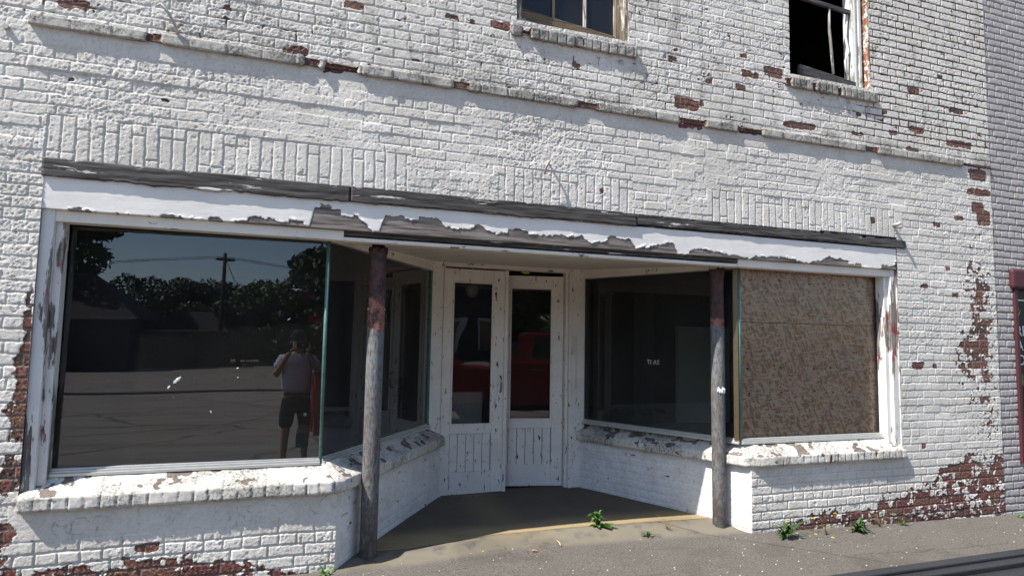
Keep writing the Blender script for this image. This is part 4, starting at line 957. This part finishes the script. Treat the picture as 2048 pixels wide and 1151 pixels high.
# bed sides (with hollow bed), tailgate, cab, bonnet
b = MB()
for s in (-1, 1):
    y0, y1 = (hw-.07, hw) if s > 0 else (-hw, -hw+.07)
    b.box((.0, y0, .55), (1.72, y1, 1.295))
b.box((.04, -hw+.071, .62), (1.72, hw-.071, .70)).box((1.66, -hw+.071, .701), (1.72, hw-.071, 1.29))
bed = b.build('body', RED, TR, .025, True)
for s in (-1, 1):
    r_ = MB(); yo = s*(hw+.004)
    for k_, (a, c_, z) in enumerate(((0, .030, 1.318), (.030, .034, 1.324), (.034, .062, 1.320), (.062, .066, 1.326), (.066, .094, 1.319), (.094, .100, 1.31))):
        r_.box((-.01, min(yo-s*a, yo-s*c_), 1.2955), (1.70, max(yo-s*a, yo-s*c_), z))
    r_.build('bed_rail', BLACKP, TR, .0035, True)
MB().box((.041, -hw+.075, .7005), (1.655, hw-.075, .712)).build('bed_liner', plain('grey_bed_liner', (.055, .058, .062), .6, .4, 0, .3, 9), TR, 0, True)
for k_ in range(11): pass
tg = MB().box((-.035, -hw+.085, .60), (-.003, hw-.085, 1.27)).build('tailgate', RED, TR, .012, True)
MB().box((-.045, -.10, 1.05), (-.0352, .10, 1.12)).build('handle', BLACKP, tg, .004, True)
cab = shell('cab', [(1.745, -hw+.01, hw-.01, .5, 1.22, .02), (1.80, -hw, hw, .45, 1.24, .02), (2.75, -hw, hw, .45, 1.22, .02), (3.0, -hw, hw, .45, 1.16, .03)], RED, TR, .03)
shell('roof', [(1.80, -hw+.02, hw-.02, 1.225, 1.24, .0), (1.86, -hw+.04, hw-.04, 1.22, 1.74, .13), (2.0, -hw+.04, hw-.04, 1.22, 1.785, .15), (2.45, -hw+.04, hw-.04, 1.22, 1.78, .15), (2.98, -hw+.04, hw-.04, 1.18, 1.20, .0)], RED, TR, .04)
shell('bonnet', [(2.95, -hw+.01, hw-.01, .45, 1.15, .05), (3.6, -hw+.01, hw-.01, .45, 1.08, .06), (4.45, -hw+.05, hw-.05, .45, .98, .08), (4.6, -hw+.10, hw-.10, .48, .88, .06)], RED, TR, .05)
for s in (-1, 1):
    g = MB(); yb, yt = s*(hw-.030), s*(hw-.155)
    g.add([(2.05, yb, 1.28), (2.70, yb, 1.28), (2.44, yt+s*.012, 1.70), (2.07, yt+s*.012, 1.70)], [(0, 1, 2, 3)])
    g.build('side_window', CARGL, TR, 0, True)
    d_ = MB().box((1.98, s*hw-.004, .55), (2.80, s*hw+.006, 1.2)).build('door', RED, TR, .008, True)
    MB().box((2.06, s*hw+(.006 if s > 0 else -.018), 1.06), (2.22, s*hw+(.018 if s > 0 else -.006), 1.09)).build('handle', CHROME, d_, .004, True)
    MB().box((2.66, s*(hw+.09)-.07, 1.20), (2.74, s*(hw+.09)+.07, 1.34)).build('wing_mirror', BLACKP, TR, .02, True)
    MB().box((-.022, s*(hw-.04)-.045, .84), (.06, s*(hw-.04)+.045, 1.14)).build('taillight', LAMP, TR, .012, True)
    MB().box((4.50, s*(hw-.25)-.10, .68), (4.615, s*(hw-.25)+.10, .82)).build('headlight', LAMPC, TR, .02, True)
    for x in (.86, 3.72):
        wheel(TR, x, s*(hw-.10), .36, .24, s)
        MB().tube([(x, s*(hw-.02), .36), (x, s*(hw+.007), .36)], .44, 28).build('wheel_arch', BLACKP, TR, 0, True)
MB().add([(2.52, -hw+.20, 1.70), (2.52, hw-.20, 1.70), (2.96, hw-.09, 1.235), (2.96, -hw+.09, 1.235)], [(0, 1, 2, 3)]).build('windscreen', CARGL, TR, 0, True)
MB().add([(1.838, -hw+.18, 1.66), (1.838, hw-.18, 1.66), (1.80, hw-.12, 1.30), (1.80, -hw+.12, 1.30)], [(0, 1, 2, 3)]).build('rear_window', CARGL, TR, 0, True)
bp = MB().box((-.20, -hw+.02, .42), (-.05, hw-.02, .60)).build('bumper', plain('black_bumper', (.03, .03, .03), .4), TR, .02, True)
MB().box((-.202, -.16, .47), (-.199, .16, .57)).build('number_plate', plain('blank_plate', (.55, .55, .55), .5), bp, 0, True)
MB().box((4.56, -hw+.06, .40), (4.70, hw-.06, .58)).build('bumper', CHROME, TR, .03, True)
MB().box((.2, -hw+.2, .32), (4.4, hw-.2, .52)).build('chassis', BLACKM, TR, 0, True)

# blue car further out on the street
BLUE = plain('blue_car_paint', (.03, .07, .16), .2, .6, 0, .05, 3)
def saloon(name, label, loc, rz, paint):
    T_ = thing(name, label, 'car', loc)
    shell('body', [(-2.2, -.78, .78, .35, .80, .06), (-2.05, -.86, .86, .25, .95, .06), (-.9, -.88, .88, .22, .98, .05), (1.0, -.88, .88, .22, .96, .05), (2.0, -.84, .84, .25, .82, .08), (2.25, -.74, .74, .35, .65, .06)], paint, T_, .05)
    shell('cabin', [(-1.75, -.76, .76, .93, .97, .0), (-1.1, -.74, .74, .93, 1.42, .14), (.1, -.74, .74, .93, 1.45, .15), (1.1, -.76, .76, .93, .97, .0)], paint, T_, .05)
    for s in (-1, 1):
        MB().add([(-1.45, s*.765, 1.0), (.85, s*.765, 1.0), (.12, s*.63, 1.38), (-1.05, s*.63, 1.37)], [(0, 1, 2, 3)]).build('side_window', CARGL, T_, 0, True)
        for x in (-1.35, 1.35): wheel(T_, x, s*.78, .32, .2, s)
        MB().box((2.12, s*.62-.13, .55), (2.27, s*.62+.13, .68)).build('headlight', LAMPC, T_, .02, True)
        MB().box((-2.24, s*.66-.1, .65), (-2.15, s*.66+.1, .80)).build('taillight', LAMP, T_, .02, True)
    MB().add([(.22, -.58, 1.41), (.22, .58, 1.41), (1.05, .70, 1.0), (1.05, -.70, 1.0)], [(0, 1, 2, 3)]).build('windscreen', CARGL, T_, 0, True)
    T_.rotation_euler.z = rz; return T_
saloon('parked_car', 'blue saloon car parked across the street behind the red pickup', (2.2, -15.5, -.04), .1, BLUE)

# ------------------------------------------------------------------ the photographer, seen in the glass
SKIN = plain('sunlit_skin', (.36, .20, .14), .55, .4, 0, .1, 20)
def skinned(name, verts, edges, radii, mat, parent, root_i=0, sub=2):
    me = bpy.data.meshes.new(name); me.from_pydata(verts, edges, []); o = link(name, me, mat, parent)
    s = o.modifiers.new('skin', 'SKIN'); s.use_smooth_shade = True
    d = me.skin_vertices[0].data
    for i, r_ in enumerate(radii): d[i].radius = r_ if isinstance(r_, tuple) else (r_, r_); d[i].use_root = (i == root_i)
    sb = o.modifiers.new('subdiv', 'SUBSURF'); sb.levels = sub; sb.render_levels = sub
    return o
gz = -.105; PXX, PYY = -.07, -4.765
def P_(x, y, z): return (PXX+x, PYY+y, gz+z)
PER = thing('person', 'photographer in dark cap, pale striped shirt and dark shorts raising a phone', 'person', (PXX, PYY, gz))
bv = [P_(0,0,.98), P_(0,0,1.15), P_(0,-.01,1.34), P_(0,-.01,1.47), P_(0,0,1.57), P_(0,.015,1.66), P_(0,.02,1.74),
      P_(-.19,0,1.45), P_(-.29,.08,1.22), P_(-.10,.22,1.555), P_(.19,0,1.45), P_(.32,.06,1.25), P_(.13,.23,1.56),
      P_(-.11,0,.88), P_(-.13,.02,.50), P_(-.15,-.01,.10), P_(-.155,.05,.045), P_(-.17,.16,.035), P_(.11,0,.88), P_(.12,.02,.50), P_(.13,-.01,.10), P_(.135,.05,.045), P_(.15,.16,.035)]
be = [(0,1),(1,2),(2,3),(3,4),(4,5),(5,6),(3,7),(7,8),(8,9),(3,10),(10,11),(11,12),(0,13),(13,14),(14,15),(15,16),(16,17),(0,18),(18,19),(19,20),(20,21),(21,22)]
br = [(.17,.13),(.185,.15),(.185,.13),(.12,.09),.06,.088,.085,.065,.05,.034,.065,.05,.034,.095,.062,.042,.045,.035,.095,.062,.042,.045,.035]
skinned('body', bv, be, br, SKIN, PER)
def striped(name, a, b):
    t = NT(name); w = t.n('ShaderNodeTexWave'); w.bands_direction = 'X'; w.inputs['Scale'].default_value = 14; t.l(t.coord(), w.inputs[0])
    t.base(t.mix(t.ramp(w.outputs[1], [(.45, 0), (.55, 1)]), a, b)); return t.fin(.85, .2)
SHIRT = striped('pale_striped_cotton', (.44, .46, .58), (.56, .57, .66))
skinned('shirt', [P_(0,0,.94), P_(0,.005,1.12), P_(0,-.01,1.34), P_(0,-.01,1.47), P_(0,0,1.53), P_(-.20,0,1.455), P_(-.27,.055,1.30), P_(.20,0,1.455), P_(.285,.045,1.32)],
        [(0,1),(1,2),(2,3),(3,4),(3,5),(5,6),(3,7),(7,8)], [(.22,.175),(.235,.195),(.225,.165),(.145,.11),.078,.088,.082,.088,.082], SHIRT, PER)
SHORT = plain('dark_shorts_cloth', (.022, .022, .026), .85, .2)
skinned('shorts', [P_(0,0,1.0), P_(0,0,.90), P_(-.115,.0,.80), P_(-.135,.015,.50), P_(.115,0,.80), P_(.125,.015,.50)], [(0,1),(1,2),(2,3),(1,4),(4,5)], [(.19,.155),(.17,.14),.112,.10,.112,.10], SHORT, PER)
CAPM = plain('black_cap_cloth', (.02, .02, .022), .85, .2)
bm = bmesh.new(); bmesh.ops.create_uvsphere(bm, u_segments=24, v_segments=14, radius=1)
for v in bm.verts: v.co = Vector((v.co.x*.104, v.co.y*.118, max(v.co.z, -.12)*.115))
me = bpy.data.meshes.new('cap'); bm.to_mesh(me); bm.free()
for p_ in me.polygons: p_.use_smooth = True
me.transform(Matrix.Translation(P_(0, .015, 1.775))); capo = link('cap', me, CAPM, PER)
m = MB(); vs = []
for i in range(13):
    a = math.pi*(i/12); vs.append(P_(.098*math.cos(a), .03+.075*math.sin(a)+.06, 1.768-.014*math.sin(a))); vs.append(P_(.098*math.cos(a)*.95, .05, 1.775))
m.add(vs, [(2*i, 2*i+1, 2*i+3, 2*i+2) for i in range(12)]); o = m.build('cap_brim', CAPM, capo); so = o.modifiers.new('solid', 'SOLIDIFY'); so.thickness = .006
# face details
m = MB()
m.tube([P_(0, .098, 1.71), P_(0, .118, 1.675), P_(0, .108, 1.665)], [.010, .016, .012], 8); m.build('nose', SKIN, PER)
for s in (-1, 1):
    MB().tube([P_(s*.035, .088, 1.705), P_(s*.035, .097, 1.705)], [.013, .006], 10).build('eye', plain('eye_white', (.6, .58, .55), .3), PER)
    MB().tube([P_(s*.085, .015, 1.72), P_(s*.097, .01, 1.70), P_(s*.088, .018, 1.665)], [.012, .018, .010], 8).build('ear', SKIN, PER)
MB().tube([P_(-.028, .098, 1.638), P_(0, .106, 1.636), P_(.028, .098, 1.638)], [.004, .007, .004], 8).build('mouth', plain('lip', (.30, .13, .11), .5), PER)
# hands: palm and five fingers curled round the phone
def hand(sx_):
    wx, wy, wz = (-.10, .22, 1.555) if sx_ < 0 else (.13, .23, 1.56)
    cx = .07+sx_*.098     # outer edge of the phone, in body space
    vs = [P_(wx, wy, wz), P_((wx+cx)/2-.0, wy-.005, wz+.03), P_(cx, wy-.01, wz+.065)]; es = [(0, 1), (1, 2)]; rr_ = [.026, .030, .030]
    for i, (L, dz) in enumerate(((.07, .045), (.078, .02), (.074, -.004), (.058, -.026))):
        b_ = len(vs); x1 = cx+sx_*.006
        vs += [P_(x1, wy+.012, wz+.068+dz), P_(x1-sx_*.012, wy+.034, wz+.070+dz), P_(x1-sx_*(.012+L*.35), wy+.040, wz+.070+dz)]
        es += [(2, b_), (b_, b_+1), (b_+1, b_+2)]; rr_ += [.0095, .0088, .0075]
    b_ = len(vs); vs += [P_(cx-sx_*.02, wy-.03, wz+.055), P_(cx-sx_*.045, wy-.038, wz+.07)]; es += [(1, b_), (b_, b_+1)]; rr_ += [.011, .009]
    skinned('hand', vs, es, rr_, SKIN, PER, 0, 1)
hand(-1); hand(1)
for s, x in ((-1, -.16), (1, .14)):
    MB().tube([P_(x, -.10, .02), P_(x, -.09, .055), P_(x+s*.012, .10, .05), P_(x+s*.02, .19, .03)], [.035, .048, .046, .028], 12).build('shoe', plain('dark_leather_shoe', (.05, .035, .028), .5), PER)
MB().box(P_(-.17, -.168, .965), P_(.17, .168, 1.0)).build('belt', plain('black_belt', (.02, .018, .016), .5), PER, .06)
ph = thing('phone', 'black phone held sideways in both hands before the photographer\'s face', 'phone', (0, -4.45, 1.55))
MB().box((-.08, -.010, -.040), (.08, .0, .040)).build('case', plain('black_phone', (.015, .015, .016), .2), ph, .004, True)
MB().tube([(0, .0, 0), (0, .003, 0)], .009, 16).build('lens_ring', ALU, ph, 0, True)

# ------------------------------------------------------------------ across the street, seen in the glass
def leaves_mesh(name, clumps, n, size, seed):
    r = np.random.RandomState(seed); cl = np.array(clumps); k_ = r.randint(0, len(cl), n)
    d = r.normal(size=(n, 3)); d /= np.linalg.norm(d, axis=1)[:, None]; rad = r.uniform(.55, 1.05, n)[:, None]**.6
    p = cl[k_, :3]+d*rad*cl[k_, 3:4]*np.array([1, 1, .85])
    a = r.normal(size=(n, 3)); a /= np.linalg.norm(a, axis=1)[:, None]; b_ = np.cross(a, d+r.normal(size=(n, 3))*.4); b_ /= np.linalg.norm(b_, axis=1)[:, None]
    s = size*r.uniform(.6, 1.4, n)[:, None]
    V = np.stack([p-a*s, p+b_*s*.5, p+a*s, p-b_*s*.5], 1).reshape(-1, 3)
    me = bpy.data.meshes.new(name); me.vertices.add(4*n); me.vertices.foreach_set('co', V.astype(np.float32).reshape(-1))
    me.loops.add(4*n); me.loops.foreach_set('vertex_index', np.arange(4*n, dtype=np.int32)); me.polygons.add(n); me.polygons.foreach_set('loop_start', np.arange(0, 4*n, 4, dtype=np.int32))
    me.update(calc_edges=True); return me
def treemat(name, a, b):
    t = NT(name); g = t.n('ShaderNodeNewGeometry'); t.base(t.mix(g.outputs['Random Per Island'], a, b)); return t.fin(.6, .3)
TL = [treemat('oak_leaf', (.018, .038, .010), (.055, .085, .024)), treemat('dusty_leaf', (.05, .075, .03), (.13, .16, .075)), treemat('pine_leaf', (.012, .026, .010), (.035, .055, .018))]
BARK = plain('bark', (.08, .06, .045), .9, .1, 0, .4, 6)
def tree(name, label, loc, H, Rr, kind, seed, n=5000, trunk=.35, group='trees across the lot', cat='tree'):
    r = random.Random(seed); T_ = thing(name, label, cat, loc, group)
    cl = []
    for i in range(16):
        a = r.uniform(0, 6.28); u = r.uniform(0, 1); z = H*(trunk+.1+(.83-trunk)*u); q = Rr*(.25+.75*math.sin(math.pi*(.15+.75*u)))*r.uniform(.3, .85)
        cl.append((q*math.cos(a), q*math.sin(a), z, Rr*r.uniform(.25, .45)))
    cl.append((0, 0, H*.9, Rr*.3))
    link('crown', leaves_mesh('crown', cl, n, .12+H*.009, seed), TL[kind], T_, True)
    m_ = MB(); m_.tube([(0, 0, -.3), (.05, 0, H*.2), (-.05, .05, H*.5), (0, 0, H*.8)], [H*.028, H*.022, H*.014, H*.005], 8)
    for c_ in cl[:7]: m_.tube([(0, 0, c_[2]*.55), (c_[0]*.6, c_[1]*.6, c_[2]*.85), (c_[0], c_[1], c_[2])], [H*.010, H*.007, H*.003], 5)
    m_.build('trunk', BARK, T_, 0, True); return T_
tree('shade_tree', 'tall dark shade tree rising beyond the roofed building', (-18.4, -46, .5), 15.5, 4.6, 0, 1, 9000, .25)
for i, (x, y, H, R_, k_, lab) in enumerate(((-15.2, -62, 9.2, 5.0, 2, 'low dark tree right of the tall shade tree'), (-12.2, -60, 9.2, 4.2, 2, 'pointed dark tree standing behind the low shed'), (-9.0, -62, 9.0, 4.4, 0, 'rounded tree just left of the utility pole'),
        (-6.0, -58, 8.4, 4.0, 2, 'dark tree standing directly behind the utility pole'), (-3.4, -56, 8.6, 4.0, 0, 'tree with an uneven top right of the utility pole'), (-.8, -58, 8.0, 4.2, 2, 'low dark tree left of the tree with red flowers'), (4.5, -52, 9.5, 4.2, 0, 'wide dark tree behind the tree with red flowers'), (10, -46, 10, 4.4, 0, 'broad tree far along the lot beyond the wide dark tree'), (17, -44, 11, 4.6, 0, 'last broad tree at the far end of the lot'), (13.5, -31, 13.5, 5.0, 0, 'tall broad tree nearest the street on the right'), (20, -30, 13, 5.0, 2, 'tall dark tree right of the tall broad tree'), (8.0, -34, 12, 4.0, 2, 'tall dark tree left of the tall broad tree'))):
    tree('background_tree', lab, (x, y, float(terr(y))), H*(.80 if y < -50 else 1), R_, k_, 20+i, 9000, .02)
for i, (x, y, H, R_, lab) in enumerate(((-8.8, -47.5, 4.6, 2.3, 'dusty green bush beside the low shed'), (-5.6, -47, 5.6, 2.7, 'tall dusty bush in front of the utility pole'), (-2.8, -47.5, 6.2, 2.6, 'largest dusty bush right of the utility pole'), (-.4, -48.5, 4.6, 2.2, 'short dusty bush at the end of the hedge'))):
    tree('bush', lab, (x, y, float(terr(y))), H, R_, 1, 40+i, 4800, .02, 'dusty bushes across the lot', 'bush')
rt = tree('flowering_tree', 'tree with red blossom clusters near the lot edge', (1.5, -24, .05), 8.2, 2.6, 0, 60, 6000, .2, None)
link('blossoms', leaves_mesh('blossoms', [(-1.5, .6, 4.6, .35), (-1.7, .3, 4.1, .3), (-1.2, 1.2, 5.2, .3), (-1.4, .9, 2.9, .25), (.4, 1.6, 4.4, .4)], 420, .09, 61), plain('red_blossom', (.35, .015, .04), .6), rt, True)
hd = thing('hedge', 'long clipped hedge along the far edge of the lot', 'hedge', (0, -50.5, .66))
link('foliage', leaves_mesh('foliage', [(x*.8-8, random.Random(x).uniform(-.3, .3), .9+random.Random(x+50).uniform(-.15, .2), .95) for x in range(40)], 16000, .16, 70), TL[0], hd, True)
fnm = MB()
for x in range(-8, 25): fnm.tube([(x, 1.2, 0), (x, 1.2, 1.25)], .03, 6)
for z in (.5, 1.2): fnm.tube([(-8, 1.2, z), (24, 1.2, z)], .02, 6)
fe = thing('fence', 'thin dark rail fence before the hedge', 'fence', (0, -50.5, .66)); fnm.build('rails', BLACKM, fe, 0, True)
# utility pole and wires
UP = thing('utility_pole', 'wooden utility pole with a double cross arm across the lot', 'utility pole', (-6.45, -43.2, .42))
POLEW = plain('creosote_pole', (.06, .045, .035), .85, .2)
MB().tube([(0, 0, -.3), (.06, 0, 4.2), (.12, 0, 8.3)], [.17, .15, .12], 12).build('pole', POLEW, UP, 0, True)
for y in (-.16, .16): MB().box((-.48, y-.05, 7.76), (.78, y+.05, 7.87)).build('cross_arm', POLEW, UP, .01, True)
for x in (-.42, -.22, .45, .70): MB().tube([(x, -.16, 7.88), (x, -.16, 8.02), (x, -.16, 8.06)], [.03, .055, .03], 8).build('insulator', ALU, UP, 0, True)
MB().tube([(.12, 0, 8.0), (.85, 0, 6.2)], .03, 6).build('brace', POLEW, UP, 0, True)
for k_, (x, zz) in enumerate(((-.42, 0), (.70, 0))):
    for sgn in (-1, 1):
        pts = []
        for i in range(11):
            u = i/10; pts.append((x+sgn*38*u, -.16-(.0+2*u), 8.04-1.6*math.sin(math.pi*u)*.8+.2*u))
        o = MB().tube(pts, .018, 5, False).build('power_line', BLACKM, UP, 0, True)
# buildings of the lot
def house(name, label, loc, w, d, he, hr, wall, roof, rz=0, over=.35):
    T_ = thing(name, label, 'building', loc)
    MB().box((-w/2, -d/2, -.3), (w/2, d/2, he)).build('wall', wall, T_, 0, True)
    m_ = MB(); W_, D_ = w/2+over, d/2+over
    m_.add([(-W_, -D_, he-.12), (W_, -D_, he-.12), (W_, D_, he-.12), (-W_, D_, he-.12), (-W_*.45, 0, hr), (W_*.45, 0, hr)], [(0, 3, 2, 1), (0, 1, 5, 4), (2, 3, 4, 5), (1, 2, 5), (3, 0, 4)])
    m_.build('roof', roof, T_, .02, True)
    MB().box((-W_-.02, D_-.02, he-.22), (W_+.02, D_+.06, he-.05)).build('fascia', plain('pale_eave', (.20, .18, .17), .7), T_, .01, True)
    T_.rotation_euler.z = rz; return T_
DW = plain('dark_block_wall', (.040, .038, .046), .85, .2, 0, .2, 2); DR = plain('dark_shingle_roof', (.030, .025, .027), .85, .2, 0, .3, 8)
h1 = house('roofed_building', 'large dark building with a broad hipped roof across the lot', (-17.6, -44.0, .45), 13.5, 9, 3.3, 6.6, DW, DR)
MB().box((3.0, 4.505, .0), (3.12, 4.56, 3.0)).build('downpipe', plain('pale_downpipe', (.22, .21, .21), .6), h1, 0, True)
MB().box((-3.0, 4.502, .0), (-1.6, 4.53, 2.4)).build('door', plain('shed_door', (.03, .028, .03), .7), h1, 0, True)
h2 = house('low_shed', 'low dark shed with a sloping roof beside the utility pole', (-8.6, -46.0, .5), 4.6, 5, 2.6, 4.0, DW, DR)
MB().box((-.9, 2.502, 0), (.6, 2.53, 2.1)).build('door', plain('shed_door_grey', (.05, .048, .05), .7), h2, 0, True)
h4 = house('corner_building', 'dark brick commercial building across the street with white framed windows', (13.0, -33, .1), 15, 10, 7.6, 8.0, DW, DR)
for x in (-4.3, -1.9, .5, 2.9):
    w_ = MB().box((x-.9, 5.002, 2.45), (x+.9, 5.06, 2.65)).box((x-.9, 5.002, .6), (x-.78, 5.05, 2.45)).box((x+.78, 5.002, .6), (x+.9, 5.05, 2.45)).build('window', plain('white_window_frame', (.5, .5, .5), .6), h4, 0, True)
    MB().box((x-.779, 5.002, .6), (x+.779, 5.02, 2.449)).build('pane', CARGL, w_)
h3 = house('far_building', 'dark brick building far along the street to the left', (-30, -20, 0), 14, 10, 4.5, 5.2, DW, DR, .1)
